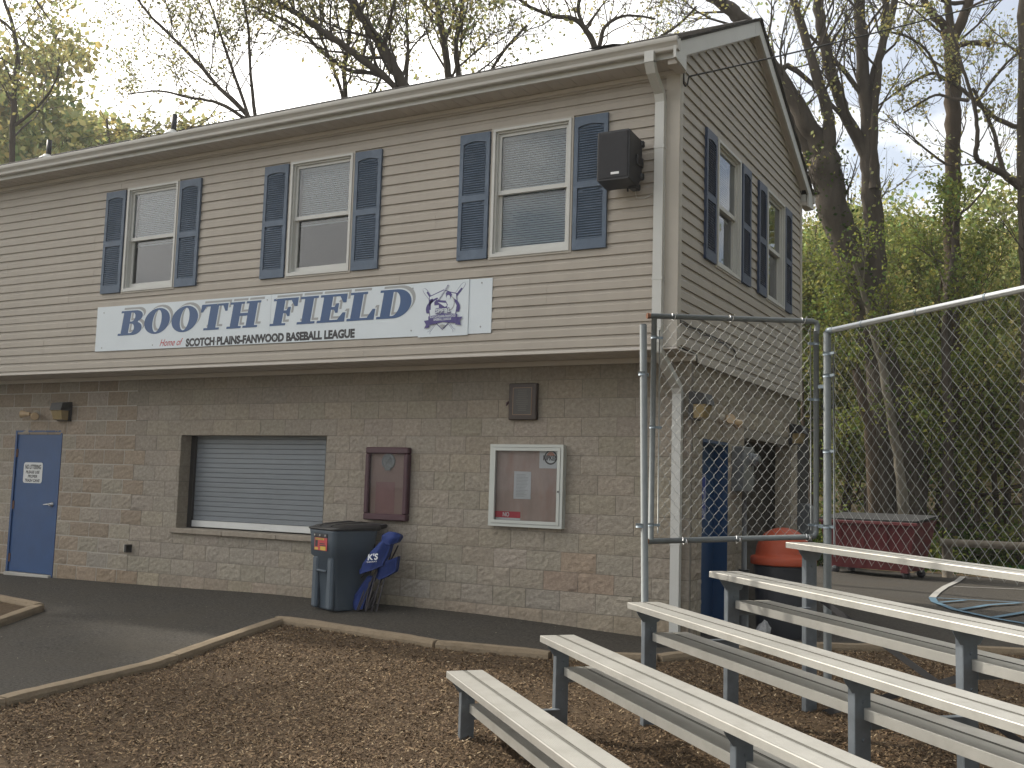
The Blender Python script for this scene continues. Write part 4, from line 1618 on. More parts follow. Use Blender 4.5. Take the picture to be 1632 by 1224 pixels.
def cloth(mb, rows, th, seed):
    """a sagging double sheet through rows of points; slightly crumpled"""
    nr, nc = len(rows), len(rows[0])
    SU = 4
    g = []
    for r in range((nr - 1) * SU + 1):
        fr = min(r / SU, nr - 1 - 1e-6); i = int(fr); f = fr - i
        row = []
        for c in range((nc - 1) * SU + 1):
            fc = min(c / SU, nc - 1 - 1e-6); j = int(fc); q = fc - j
            sm_ = lambda t: t * t * (3 - 2 * t)
            A = Vector(rows[i][j]).lerp(Vector(rows[i][j + 1]), q); B = Vector(rows[i + 1][j]).lerp(Vector(rows[i + 1][j + 1]), q)
            p = A.lerp(B, sm_(f))
            nv = noise.noise(p * 14 + Vector((seed, 0, 0)))
            p = p + Vector((nv * .012, -abs(nv) * .03, nv * .01))
            row.append(p)
        g.append(row)
    o = len(mb.v)
    H, W = len(g), len(g[0])
    for k in (0, 1):
        for row in g:
            for p in row: mb.v.append(tuple(p + Vector((0, th * k, 0))))
    mb.smooth = True
    for k in (0, 1):
        for r in range(H - 1):
            for c in range(W - 1):
                i = o + k * H * W + r * W + c
                f = [i, i + 1, i + W + 1, i + W]
                mb.face(f if not k else f[::-1])
    for r in range(H - 1):
        for c in (0, W - 1):
            i = o + r * W + c
            mb.face([i, i + W, i + W + H * W, i + H * W])
    for c in range(W - 1):
        for r in (0, H - 1):
            i = o + r * W + c
            mb.face([i, i + 1, i + 1 + H * W, i + H * W])
    mb.smooth = False


mb = MB(); mb.mat(M_CAMP)
cloth(mb, [[(-.20, -.19, .44), (-.15, -.26, .40), (-.04, -.24, .44), (.08, -.14, .50)],
           [(-.19, -.16, .49), (-.13, -.25, .51), (-.02, -.23, .55), (.10, -.13, .58)],
           [(-.12, -.12, .60), (-.06, -.20, .64), (.03, -.20, .66), (.14, -.10, .72)],
           [(.0, -.08, .72), (.03, -.15, .76), (.08, -.15, .78), (.15, -.06, .80)]], .05, 3)
cloth(mb, [[(.0, -.10, .74), (.04, -.16, .74), (.14, -.14, .73), (.20, -.06, .76)],
           [(.02, -.10, .80), (.05, -.15, .83), (.16, -.13, .80), (.23, -.05, .82)],
           [(.08, -.07, .86), (.10, -.10, .875), (.17, -.09, .86), (.22, -.04, .84)]], .05, 9)
cloth(mb, [[(-.06, -.10, .36), (.02, -.14, .34), (.10, -.10, .38), (.17, -.02, .44)], [(-.04, -.10, .55), (.04, -.14, .55), (.12, -.10, .56), (.18, -.02, .60)]], .05, 5)
cloth(mb, [[(-.27, -.20, .02), (-.22, -.22, .0), (-.14, -.18, .02)], [(-.29, -.17, .14), (-.22, -.20, .15), (-.12, -.16, .16)], [(-.14, -.15, .36), (-.10, -.17, .38), (-.04, -.12, .38)]], .04, 7)
mb.build('seat_cloth', None, ch)
mb = MB(); mb.mat(mat('print_white', (.7, .72, .75), rough=.6))
kf = lambda u, v, w: (-.075 + u * .97 - v * .15, -.262 - w + u * .28 - v * .02 + .35 * v, .545 + v + u * .12)
text_mesh(mb, "K'S", kf, .062, .03, .01, .022, width=.115, bold=.03)
text_mesh(mb, "TEAM SPORTS", kf, .014, .02, -.018, .024, width=.12, bold=.01)
mb.build('lettering', None, ch)
# ------------------------------------------------------------------ ground
def heightfield(name, xs, ys, zf, m, inside=None):
    mb = MB()
    nx = len(xs)
    for y in ys:
        for x in xs:
            mb.v.append((x, y, zf(x, y)))
    for j in range(len(ys) - 1):
        for i in range(nx - 1):
            if inside and not inside((xs[i] + xs[i + 1]) / 2, (ys[j] + ys[j + 1]) / 2):
                continue
            mb.face([j * nx + i, j * nx + i + 1, (j + 1) * nx + i + 1, (j + 1) * nx + i])
    mb.sm = [True] * len(mb.f)
    return mb.build(name, m)


M_ASPH = mat('asphalt', (.063, .057, .049), rough=.92, var=.8, vscale=38, bump=.5, bscale=260, spec=.25,
             dirt=((.072, .062, .048), .9, .40, .72, .8))
M_MULCH = mat('mulch_bed', (.105, .073, .045), rough=.98, var=.35, vscale=22, bump=1.0, bscale=85, spec=.15,
              dirt=((.12, .085, .058), 1.1, .5, .75, .7))
M_FOREST = mat('forest_floor', (.15, .115, .07), rough=1, var=.35, vscale=1.6, bump=.6, bscale=8, spec=.1,
               dirt=((.10, .125, .04), .35, .45, .65, .8))
M_VERGE = mat('verge_litter', (.14, .105, .065), rough=1, var=.3, vscale=5, bump=.6, bscale=40, spec=.1, dirt=((.06, .09, .02), .8, .55, .75, .8))

xs = list(np.arange(-26, 13.01, .5)); ys = list(np.arange(-14, 12.61, .35))
o = heightfield('asphalt_lot', xs, ys, lambda x, y: zg(x, y) + .010 * noise.noise(Vector((x * .6, y * .6, 0))), M_ASPH)
struct(o)
gx = list(-np.geomspace(13.2, 420, 26)[::-1]) + list(np.arange(-13, 40, 1.3)) + list(np.geomspace(40, 420, 16))
gy = list(-np.geomspace(14, 420, 12)[::-1]) + list(np.arange(-13, 60, 1.2)) + list(np.geomspace(60, 520, 22))
o = heightfield('ground', gx, gy, lambda x, y: zt(x, y) - (.06 if y < 12.3 else 0), M_FOREST)
struct(o)
o = heightfield('verge', list(np.arange(-14, 14, .5)), list(np.arange(11.7, 13.6, .25)),
                lambda x, y: zg(x, 0) + .012 + .02 * noise.noise(Vector((x * 2, y * 2, 0))) + max(0, y - 13) * .05, M_VERGE,
                inside=lambda x, y: y > 11.95 + .45 * noise.noise(Vector((x * .7, 0, 5))))
struct(o)

# bed outline (playground mulch) and its timbers
KP = [(-3.0, -14), (-3.12, -7.6), (-3.28, -5.1), (-3.93, -1.43), (-1.865, -1.63), (-.78, -1.455), (.07, -1.03), (.9, .08), (2.35, 1.06), (5.6, 2.2)]
BED = KP + [(9.5, 2.6), (9.5, -14)]


def in_poly(x, y, P):
    c = False
    j = len(P) - 1
    for i in range(len(P)):
        if (P[i][1] > y) != (P[j][1] > y) and x < (P[j][0] - P[i][0]) * (y - P[i][1]) / (P[j][1] - P[i][1]) + P[i][0]:
            c = not c
        j = i
    return c


def zm(x, y):
    return zg(x, y) + .016 + .012 * noise.noise(Vector((x * 1.1, y * 1.1, 7))) + .008 * noise.noise(Vector((x * 6, y * 6, 7)))


o = heightfield('mulch_bed', list(np.arange(-4.1, 9.6, .1)), list(np.arange(-10.6, 2.7, .1)), zm, M_MULCH, inside=lambda x, y: in_poly(x, y, BED))
struct(o)
BED2 = [(-6.95, -2.05), (-6.35, -3.3), (-9, -4), (-10.5, -1.5), (-8.2, -1.78)]
o = heightfield('small_bed', list(np.arange(-10.6, -6.3, .1)), list(np.arange(-4, -1.4, .1)), lambda x, y: zm(x, y) + .02, M_MULCH, inside=lambda x, y: in_poly(x, y, BED2))
struct(o)

# wood chips
N = 330000
px_ = rng.uniform(-4.0, 7.5, N * 2); py_ = rng.uniform(-8.4, 1.9, N * 2)
V, F, T = [], [], []
cnt = 0
P0 = np.array([(0.0, 0.0, 0.0)])
CA = np.array(CAM); FR, RR, UU = np.array(FWD), np.array(RGT), np.array(UPV)
dx = np.stack([px_ - CA[0], py_ - CA[1], np.full_like(px_, -.35) - CA[2]], -1)
dep = dx @ FR
sx_ = 816 + FPX * (dx @ RR) / np.maximum(dep, .01); sy__ = 612 - FPX * (dx @ UU) / np.maximum(dep, .01)
ok = (dep > .5) & (sx_ > -60) & (sx_ < 1700) & (sy__ < 1290)
pal = [(.175, .120, .073), (.120, .081, .051), (.082, .054, .036), (.255, .19, .122), (.165, .118, .076), (.33, .262, .18), (.125, .080, .050), (.46, .39, .30)]
pw = np.array([.24, .25, .17, .10, .15, .04, .04, .01]); pw = pw / pw.sum()
idx = np.nonzero(ok)[0]
choice = rng.choice(len(pal), len(idx), p=pw)
for q, i in enumerate(idx):
    x, y = float(px_[i]), float(py_[i])
    if not in_poly(x, y, BED): continue
    nn = noise.noise(Vector((x * .9, y * .9, 11)))
    n2 = noise.noise(Vector((x * 2.7, y * 2.7, 31)))
    if rng.random() < .55 * max(0, nn * 1.6 + n2): continue
    L = min(.016, float(rng.gamma(2.4, .0020)) + .0022)
    if rng.random() < .012: L *= 1.8
    Wd = min(.0045, L * float(rng.uniform(.2, .5)))
    a = float(rng.uniform(0, 6.283)); t1 = float(rng.normal(0, .35)); t2 = float(rng.normal(0, .5))
    ux, uy, uz = math.cos(a) * L, math.sin(a) * L, math.sin(t1) * L
    vx, vy, vz = -math.sin(a) * Wd, math.cos(a) * Wd, math.sin(t2) * Wd
    z = zm(x, y) + .004 + abs(uz) * .7 + float(rng.uniform(0, .006))
    b = len(V)
    V += [(x - ux - vx, y - uy - vy, z - uz - vz), (x + ux - vx, y + uy - vy, z + uz - vz), (x + ux + vx, y + uy + vy, z + uz + vz), (x - ux + vx, y - uy + vy, z - uz + vz)]
    F.append((b, b + 1, b + 2, b + 3))
    c = pal[choice[q]]; g = float(rng.uniform(.7, 1.35)) * (1 - .22 * n2 - .12 * nn)
    T.append((c[0] * g, c[1] * g * .96, c[2] * g * .86))
    cnt += 1
    if cnt >= N: break
mb = MB(); mb.v, mb.f, mb.t = V, F, T
mb.m = [0] * len(F); mb.sm = [False] * len(F)
M_CHIP = mat('wood_chip', (1, 1, 1), rough=.85, var=.1, vscale=60, attr=True, spec=.25)
mb.mats = [M_CHIP]
o = mb.build('wood_chips', None)
tag(o, 'brown and tan wood chips spread under the aluminium bleachers', 'mulch', kind='stuff')

# bits of litter on the asphalt
mb = MB(); mb.mat(M_CHIP)
for k in range(1500):
    x, y = float(rng.uniform(-11, 3)), float(rng.uniform(-6, 0))
    if in_poly(x, y, BED): continue
    L = float(rng.gamma(2, .0022)) + .002; a = float(rng.uniform(0, 6.28))
    z = zg(x, y) + .017
    g = float(rng.uniform(.15, .9))
    mb.tint = (.4 * g, .36 * g, .27 * g)
    mb.quad((x, y, z), (x + L * math.cos(a), y + L * math.sin(a), z + .002), (x + L * math.cos(a + 1), y + L * math.sin(a + 1), z + .004), (x + L * .5 * math.cos(a + 1.7), y + L * .5 * math.sin(a + 1.7), z))
o = mb.build('leaf_bits', None)
tag(o, 'scattered leaf bits and crumbs on the asphalt path', 'litter', kind='stuff')

M_TIMBER = mat('weathered_timber', (.26, .205, .14), rough=.92, var=.3, vscale=5, bump=.6, bscale=30, spec=.2, dirt=((.10, .08, .058), 5, .5, .75, .7))


def timber(a, b, label, w=.13, h=.085, group='weathered bed edging timbers'):
    a, b = Vector((a[0], a[1], 0)), Vector((b[0], b[1], 0))
    d = (b - a).normalized(); q = Vector((-d.y, d.x, 0))
    n = max(4, int((b - a).length / .12))
    mb = MB()
    sec = []
    for i in range(n + 1):
        p = a.lerp(b, i / n)
        base = zg(p.x, p.y)
        j = lambda s: .006 * noise.noise(Vector((p.x * 5, p.y * 5, s)))
        e = 1 if 0 < i < n else .93
        pr = [(-w / 2, -.05), (w / 2, -.05), (w / 2 * e, h * .55), (w / 2 * .84 * e, h * .92 * e), (0, h * e), (-w / 2 * .84 * e, h * .92 * e), (-w / 2 * e, h * .55)]
        sec.append([p + q * (u + j(k)) + Vector((0, 0, base + v + j(k + 9))) for k, (u, v) in enumerate(pr)])
    loft(mb, sec, smooth=False)
    o = mb.build('edging_timber', M_TIMBER, fix=True)
    tag(o, label, 'timber', group)
    return o


_t = [((-3.0, -9.9), (-3.13, -7.5), 'edging timber nearest the camera on the left border of the mulch'),
      ((-3.13, -7.48), (-3.29, -5.1), 'edging timber leaving the photo at its lower left edge'),
      ((-3.295, -5.08), (-3.63, -3.2), 'edging timber in the middle of the left mulch border'),
      ((-3.635, -3.18), (-3.93, -1.50), 'edging timber running up to the mulch corner from the left'),
      ((-4.0, -1.42), (-1.90, -1.625), 'pale edging timber starting at the corner in front of the trash cart'),
      ((-1.88, -1.63), (-.80, -1.46), 'edging timber in front of the notice board behind the lowest bench'),
      ((-.78, -1.455), (.05, -1.04), 'short edging timber under the fence panel beside the third bench'),
      ((.07, -1.03), (.9, .08), 'edging timber behind the bleachers in front of the orange lid'),
      ((.91, .09), (2.35, 1.06), 'edging timber behind the bleachers below the painted lines'),
      ((2.37, 1.07), (5.6, 2.2), 'edging timber running off to the right behind the bleachers')]
for a, b, l in _t: timber(a, b, l)
timber((-6.98, -2.04), (-6.30, -3.35), 'edging timber on the near side of the small left bed')
timber((-7.05, -1.99), (-9.3, -1.60), 'edging timber on the building side of the small left bed')

# crack and a raised seam in the asphalt
mb = MB()
pr = None
for i in range(30):
    t = i / 29
    x, y = -6.85 + 1.9 * t, -2.25 + .62 * t
    p = (x + .015 * noise.noise(Vector((t * 9, 0, 0))), y + .04 * noise.noise(Vector((t * 6, 1, 0))))
    if pr:
        wv = .008 * (1.1 - t) + .002
        z = zg(*p) + .0155
        mb.quad((pr[0], pr[1] - wv, z), (p[0], p[1] - wv, z), (p[0], p[1] + wv, z), (pr[0], pr[1] + wv, z))
    pr = p
struct(mb.build('asphalt_crack', mat('crack_dark', (.02, .018, .016), rough=1)))

# painted lines
M_LW = mat('faded_white_paint', (.40, .39, .36), rough=.85, var=.25, vscale=14, dirt=((.09, .085, .08), 14, .5, .7, .7))
M_LB = mat('faded_blue_paint', (.085, .17, .24), rough=.85, var=.25, vscale=12, dirt=((.07, .08, .09), 12, .5, .7, .7))


def paint(name, pts, w, m, lift=.016):
    mb = MB()
    z = -.19 + lift
    L, Rr = [], []
    for i, p in enumerate(pts):
        a = Vector(pts[max(0, i - 1)]); b = Vector(pts[min(len(pts) - 1, i + 1)])
        d = (b - a); d = Vector((d[0], d[1])).normalized(); q = Vector((-d.y, d.x)) * w / 2
        L.append((p[0] - q.x, p[1] - q.y, zg(*p) + lift)); Rr.append((p[0] + q.x, p[1] + q.y, zg(*p) + lift))
    for i in range(len(pts) - 1):
        mb.quad(L[i], L[i + 1], Rr[i + 1], Rr[i])
    o = mb.build(name, m)
    struct(o)


paint('painted_line_white', [(1.42, 11.7), (1.44, 10.4), (1.39, 9.0), (1.40, 7.8), (1.44, 6.8)], .10, M_LW)
paint('painted_line_blue', [(1.44, 6.76), (1.55, 6.1), (1.9, 5.2), (2.45, 4.45), (3.3, 3.7)], .10, M_LB)
paint('painted_line_white.001', [(1.50, 9.15), (3.2, 9.75), (5.5, 10.4)], .05, M_LW)
paint('painted_line_blue.001', [(1.50, 6.72), (2.7, 7.0), (4.5, 7.4)], .06, M_LB, .019)
paint('painted_line_blue.002', [(1.62, 6.0), (1.9, 6.65)], .08, M_LB, .022)
paint('painted_line_blue.003', [(1.97, 5.2), (2.25, 6.2), (2.6, 6.85)], .09, M_LB, .022)
paint('painted_line_blue.004', [(2.42, 4.55), (2.75, 5.6), (3.2, 6.9)], .09, M_LB, .022)

# ------------------------------------------------------------------ bleachers
BO = Vector((-.273, -4.043, .0705))
BS = Vector((.738, -.675, -.017)).normalized()
BB = Vector((.675, .738, .001)).normalized()
BZ = Vector((0, 0, 1))
RISE, STEP, BLEN = .214, .652, 4.62
M_PLANK = mat('bleacher_aluminium', (.43, .42, .385), rough=.44, metal=.5, var=.14, vscale=2.5, spec=.5, bump=.06, bscale=30, dirt=((.27, .25, .21), 4.5, .50, .85, .65))
# fine tread ribs on the walking faces
_nt = M_PLANK.node_tree
M_GALV = mat('galvanised_steel', (.19, .215, .24), rough=.48, metal=.6, var=.2, vscale=9, bump=.1, bscale=60, dirt=((.16, .17, .19), 6, .5, .8, .5))
M_GROOVE = mat('dark_groove', (.14, .135, .115), rough=.7, metal=.1, var=.2, vscale=20)  # groove faces, a darker tone than the rest of the plank
bl = empty('bleachers', tuple(BO))
tag(bl, 'five row aluminium bleachers with galvanised frames on the wood chips', 'bleachers')


def BP(u, b, z):
    """bleacher coordinates: along the seats, towards the back, height above row one's top"""
    return BS * u + BB * b + BZ * z


def plank(u0, u1, b0, w, z, th=.042, lip=True):
    mb = MB()
    # extruded section: flat tops with a groove, rounded nosings, hanging lips
    g0, g1 = w * .45, w * .545
    r = .005
    sec = [(0, -th), (0, -r), (r * .3, -r * .3), (r, 0)]
    k = r + .010
    # shallow ribs on the top
    while k < g0 - .006:
        sec += [(k, 0), (k + .003, -.0012), (k + .006, 0)]
        k += .0115
    gi = len(sec)
    sec += [(g0, 0), (g0, -.004), (g1, -.004), (g1, 0)]
    k = g1 + .006
    while k < w - r - .01:
        sec += [(k, 0), (k + .003, -.0012), (k + .006, 0)]
        k += .0115
    sec += [(w - r, 0), (w - r * .3, -r * .3), (w, -r), (w, -th), (w - .012, -th), (w - .012, -.006), (.012, -.006), (.012, -th)]
    n = len(sec)
    for u in (u0, u1):
        for a, b in sec: mb.v.append(tuple(BP(u, b0 + a, z + b)))
    for i in range(n):
        j = (i + 1) % n
        mb.mat(M_GROOVE if gi <= i < gi + 3 else M_PLANK)
        mb.face([i, j, n + j, n + i])
    mb.mat(M_PLANK)
    # end caps
    for u in (u0 - .0015, u1 + .0015):
        mb.add([BP(u, b0, z - th), BP(u, b0 + w, z - th), BP(u, b0 + w, z - r), BP(u, b0 + w - r, z), BP(u, b0 + r, z), BP(u, b0, z - r)], [(0, 1, 2, 3, 4, 5)])
    return mb


for i in range(5):
    p = plank(-.013 * i, BLEN - .013 * i, STEP * i, .25, RISE * i).build('seat_plank', None, bl, fix=True)
    if i:
        plank(.10, BLEN - .2, STEP * (i - 1) + .135, .27, RISE * (i - 1) - .192, th=.056).build('foot_plank', None, bl, fix=True)
FR_U = [.085, 2.36, 4.42]
for fu in FR_U:
    for i in range(5):
        mb = MB()
        b = STEP * i + .128
        gz = -.38 - .0705
        top = RISE * i - .045
        # two-flange post: flat plate and return
        c = lambda u, bb, z: BP(u, bb, z)
        du = fu
        hw = .045
        mb.obox(BP(du, b, (top + gz) / 2), BS, BB, BZ, .003, hw, (top - gz) / 2)
        mb.obox(BP(du - .026, b - hw + .002, (top + gz) / 2), BS, BB, BZ, .024, .003, (top - gz) / 2)
        mb.obox(BP(du - .020, b + hw - .002, (top + gz) / 2), BS, BB, BZ, .018, .003, (top - gz) / 2)
        for zz in (top - .12, top - .30):
            if zz > gz + .1:
                p = BP(du + .003, b + .005, zz)
                mb.tube([p, p + BS * .008], .009, 6)
        mb.build('post', M_GALV, bl)
        # seat bracket with cut corners
        mb = MB()
        br = [(STEP * i + .012, top + .002), (STEP * i + .238, top + .002), (STEP * i + .225, top - .016), (b + hw + .01, top - .075), (b - hw - .02, top - .075), (STEP * i + .02, top - .018)]
        o_ = len(mb.v)
        for uu in (du + .004, du + .010):
            for a, z in br: mb.v.append(tuple(BP(uu, a, z)))
        n = len(br)
        mb.face([k for k in range(n)][::-1]); mb.face([n + k for k in range(n)])
        for k in range(n): mb.face([k, (k + 1) % n, n + (k + 1) % n, n + k])
        mb.obox(BP(du + .02, STEP * i + .125, top + .001), BS, BB, BZ, .03, .112, .0025)
        mb.build('bracket', M_GALV, bl, fix=True)
    for i in range(4):
        mb = MB()
        z = RISE * i - .198 - .05
        b0, b1 = STEP * i + .17, STEP * (i + 1) + .10
        mb.obox(BP(fu + .006, (b0 + b1) / 2, z - .024), BS, BB, BZ, .003, (b1 - b0) / 2, .024)
        mb.obox(BP(fu + .028, (b0 + b1) / 2, z - .002), BS, BB, BZ, .022, (b1 - b0) / 2, .003)
        mb.build('crossbar', M_GALV, bl)
    mb = MB()
    mb.obox(BP(fu + .01, STEP * 2 + .135, -.38 - .0705 + .012), BS, BB, BZ, .022, STEP * 2 + .12, .006)
    mb.build('ground_runner', M_GALV, bl)
M_BRACE = mat('dark_brace_steel', (.018, .018, .02), rough=.8, metal=0)
for (a, b) in (((.12, .45), (2.36, -.22)), ((2.36, .49), (.12, -.36))):
    mb = MB()
    off = STEP * 4 + .19 if a[1] < .47 else STEP * 4 + .205
    p, q = BP(a[0], off, a[1]), BP(b[0], off, b[1])
    d = (q - p).normalized()
    mb.obox((p + q) / 2, d, BB, d.cross(BB).normalized(), (q - p).length / 2, .003, .022)
    mb.build('brace', M_BRACE, bl)

# ------------------------------------------------------------------ fences
M_PIPE = mat('fence_pipe', (.165, .18, .182), rough=.6, metal=.35, var=.14, vscale=10, spec=.5, dirt=((.2, .2, .2), 8, .5, .8, .5))
M_WIRE = mat('fence_wire', (.30, .31, .30), rough=.5, metal=.5, var=.15, vscale=10)
M_RUST = mat('rust', (.16, .065, .03), rough=.85, var=.4, vscale=30)
M_CLAMP = mat('clamp_galvanised', (.22, .26, .29), rough=.5, metal=.5, var=.2)


def chain_link(mb, A, dirv, n_cols, pw, z0, n_half, ph, r=.0014, jit=.003):
    """woven diamonds: zigzag wires side by side; A start point, dirv along the fence"""
    dirv = Vector(dirv).normalized()
    nrm = dirv.cross(Vector((0, 0, 1)))
    for c in range(n_cols + 1):
        pts = []
        for k in range(n_half + 1):
            s = 1 if (k + c) % 2 == 0 else -1
            u = (c + .0) * pw / 1.0 + s * pw / 2 * 1.03
            if u < 0: u = 0.004
            if u > n_cols * pw: u = n_cols * pw - .004
            z = z0 + k * ph / 2
            w = s * .0035
            uu = u + .004 * noise.noise(Vector((c * .7, k * .35, 2.0)))
            zz = z + .006 * noise.noise(Vector((c * .4, k * .4, 8.0)))
            ww = w + .008 * noise.noise(Vector((u * 1.2, z * 1.2, 4)))
            base = Vector(A) + dirv * uu + nrm * ww
            # short flat at each bend
            pts.append(Vector((base.x, base.y, zz - .004)))
            pts.append(Vector((base.x, base.y, zz + .004)))
        mb.tube(pts, r, 4, cap=False)


LZ0, LZ1, RZ0, RZ1 = .912, 2.581, .967, 2.636
PL, PR = Vector((.62, -2.715, 0)), Vector((1.61, -1.797, 0))
pd = (PR - PL).normalized()
pan = empty('guard_fence', (PL.x, PL.y, 0))
tag(pan, 'chain link guard panel in a pipe frame at the end of the bleachers', 'fence panel')
rel = lambda p: (p[0] - PL.x, p[1] - PL.y, p[2])
mb = MB(); mb.mat(M_PIPE)
r = .021
mb.tube([rel(PL - pd * .055 + Vector((0, 0, LZ1))), rel(PR - pd * .03 + Vector((0, 0, RZ1 - .002))), rel(PR + Vector((0, 0, RZ1 - .012))), rel(PR + pd * .008 + Vector((0, 0, RZ1 - .045))), rel(PR + Vector((0, 0, RZ1 - .10)))], r, 12)
mb.tube([rel(PR + Vector((0, 0, RZ1 - .08))), rel(PR + Vector((0, 0, RZ0 + .08))), rel(PR + Vector((0, 0, RZ0 + .03))), rel(PR - pd * .02 + Vector((0, 0, RZ0 + .002))), rel(PR - pd * .06 + Vector((0, 0, RZ0)))], r, 12)
mb.tube([rel(PL - pd * .03 + Vector((0, 0, LZ0))), rel(PR - pd * .04 + Vector((0, 0, RZ0)))], r, 12)
mb.tube([rel(PL + Vector((0, 0, LZ0 + .01))), rel(PL + Vector((0, 0, LZ1 - .012)))], r, 12)
mb.mat(M_RUST)
mb.tube([rel(PL - pd * .058 + Vector((0, 0, LZ1))), rel(PL - pd * .035 + Vector((0, 0, LZ1)))], .0222, 12)
mb.tube([rel(PL - pd * .033 + Vector((0, 0, LZ0))), rel(PL - pd * .022 + Vector((0, 0, LZ0)))], .0222, 12)
mb.mat(M_WIRE)
mb.tube([rel(PL + pd * .055 + Vector((0, .0, LZ0 + .06))), rel(PL + pd * .045 + Vector((0, 0, LZ1 - .10)))], .005, 6)
mb.tube([rel(PR - pd * .045 + Vector((0, .0, RZ0 + .05))), rel(PR - pd * .05 + Vector((0, 0, RZ1 - .06)))], .005, 6)
mb.build('frame', None, pan)
for (P_, sgn, zz) in ((PL, 1, (LZ1 - .16, 1.75, LZ0 + .12)), (PR, -1, (RZ1 - .18, 2.02, RZ0 + .09))):
    for z in zz:
        mb = MB(); mb.mat(M_CLAMP)
        mb.tube([rel(P_ + Vector((0, 0, z - .01))), rel(P_ + Vector((0, 0, z + .012)))], .0245, 12)
        mb.obox(rel(P_ + pd * (.04 * sgn) + Vector((0, 0, z))), pd, pd.cross(Vector((0, 0, 1))), (0, 0, 1), .03, .006, .009)
        mb.build('clamp', None, pan)
mb = MB()
NC = 32
Wm = (PR - PL).length - .09
for_p = PL + pd * .045
chain_link(mb, rel(for_p), pd, NC, Wm / NC, LZ0 + .022, 32, (LZ1 - LZ0 - .06) / 16)
# follow the slight rise of the panel
mb.v = [(x, y, z + (RZ0 - LZ0) * ((Vector((x, y, 0))).dot(pd) / (PR - PL).length)) for x, y, z in mb.v]
mb.build('mesh', M_WIRE, pan)
for t, zt_ in ((.10, 1), (.45, 1), (.90, 1), (.18, 0), (.50, 0), (.93, 0)):
    mb = MB()
    P_ = PL.lerp(PR, t); z = (LZ1 + (RZ1 - LZ1) * t) if zt_ else (LZ0 + (RZ0 - LZ0) * t)
    q = pd.cross(Vector((0, 0, 1)))
    pts = [Vector(rel(P_ + Vector((0, 0, z)))) + q * (.026 * math.cos(a)) + Vector((0, 0, .026 * math.sin(a))) + pd * (.004 * a) for a in np.linspace(0, 6.6, 14)]
    pts += [pts[-1] + Vector((.012, -.01, .018 if zt_ else -.03)), pts[-1] + Vector((.02, -.02, .012))]
    mb.tube(pts, .0028, 5)
    mb.build('tie', mat('bright_tie', (.7, .7, .7), rough=.3, metal=.8), pan)

PA = Vector((.600, -2.885, 0)); PB = Vector((1.70, -1.83, 0))
for P_, zt_, nm, lab in ((PA, 2.497, 'fence_post', 'galvanised fence post standing free left of the chain link panel'),):
    fp = empty(nm, (P_.x, P_.y, -.40))
    tag(fp, lab, 'fence post')
    mb = MB(); mb.mat(M_PIPE)
    mb.tube([(.055, .035, 0), (0, 0, zt_ + .39), (0, 0, zt_ + .40)], [.0265, .0265, .022], 14)
    mb.build('pole', None, fp)
    for z in (2.13 + .40, 1.03 + .40):
        mb = MB(); mb.mat(M_CLAMP)
        mb.tube([(0, 0, z - .015), (0, 0, z + .015)], .030, 14)
        dd = (PL - PA).normalized()
        mb.obox(dd * .055 + Vector((0, 0, z)), dd, dd.cross(Vector((0, 0, 1))), (0, 0, 1), .035, .006, .012)
        mb.tube([dd * .055 + Vector((0, 0, z)) - dd.cross(Vector((0, 0, 1))) * .02, dd * .055 + Vector((0, 0, z)) + dd.cross(Vector((0, 0, 1))) * .02], .006, 6)
        mb.build('clamp', None, fp)

fd = Vector((.7385, -.6743, 0)).normalized()
fen = empty('chain_link_fence', (PB.x, PB.y, -.40))
tag(fen, 'long chain link fence with shiny top rail behind the top bench', 'fence')
FZ = .40
FL = 5.1
mb = MB(); mb.mat(M_PIPE)
mb.tube([(0, 0, 0), (0, 0, 2.53 + FZ), (0, 0, 2.55 + FZ)], [.030, .030, .024], 14)
mb.build('post', None, fen)
for L_ in (2.55, 5.05):
    mb = MB(); mb.mat(M_PIPE)
    mb.tube([tuple(fd * L_), tuple(fd * L_ + Vector((0, 0, 2.54 + FZ)))], .024, 12)
    mb.build('post', None, fen)
mb = MB(); mb.mat(mat('bright_rail', (.45, .46, .46), rough=.3, metal=.7, var=.08, vscale=8))
mb.tube([tuple(fd * .03 + Vector((0, 0, 2.547 + FZ))), tuple(fd * FL + Vector((0, 0, 2.547 + FZ)))], .0215, 14)
mb.build('top_rail', None, fen)
mb = MB()
NC2, pw2 = 98, .0505
chain_link(mb, tuple(fd * .085 + Vector((0, 0, 0))), fd, NC2, pw2, .80 + FZ, 33, .104)
mb.build('mesh', M_WIRE, fen)
for z in (2.37, 2.20, 1.62, 1.05, .86):
    mb = MB(); mb.mat(M_CLAMP)
    mb.tube([(0, 0, z + FZ - .014), (0, 0, z + FZ + .014)], .034, 14)
    mb.obox(fd * .055 + Vector((0, 0, z + FZ)), fd, fd.cross(Vector((0, 0, 1))), (0, 0, 1), .035, .006, .010)
    mb.build('clamp', None, fen)
for z in (2.12, 1.05):
    mb = MB(); mb.mat(M_CLAMP)
    dd = (PR - PB).normalized()
    mb.obox(dd * .055 + Vector((0, 0, z + FZ)), dd, dd.cross(Vector((0, 0, 1))), (0, 0, 1), .04, .008, .014)
    mb.build('clamp', None, fen)
mb = MB(); mb.mat(M_PIPE)
mb.tube([tuple(fd * .085 + Vector((0, 0, .83 + FZ))), tuple(fd * .075 + Vector((0, 0, 2.44 + FZ)))], .006, 6)
mb.build('tension_bar', None, fen)
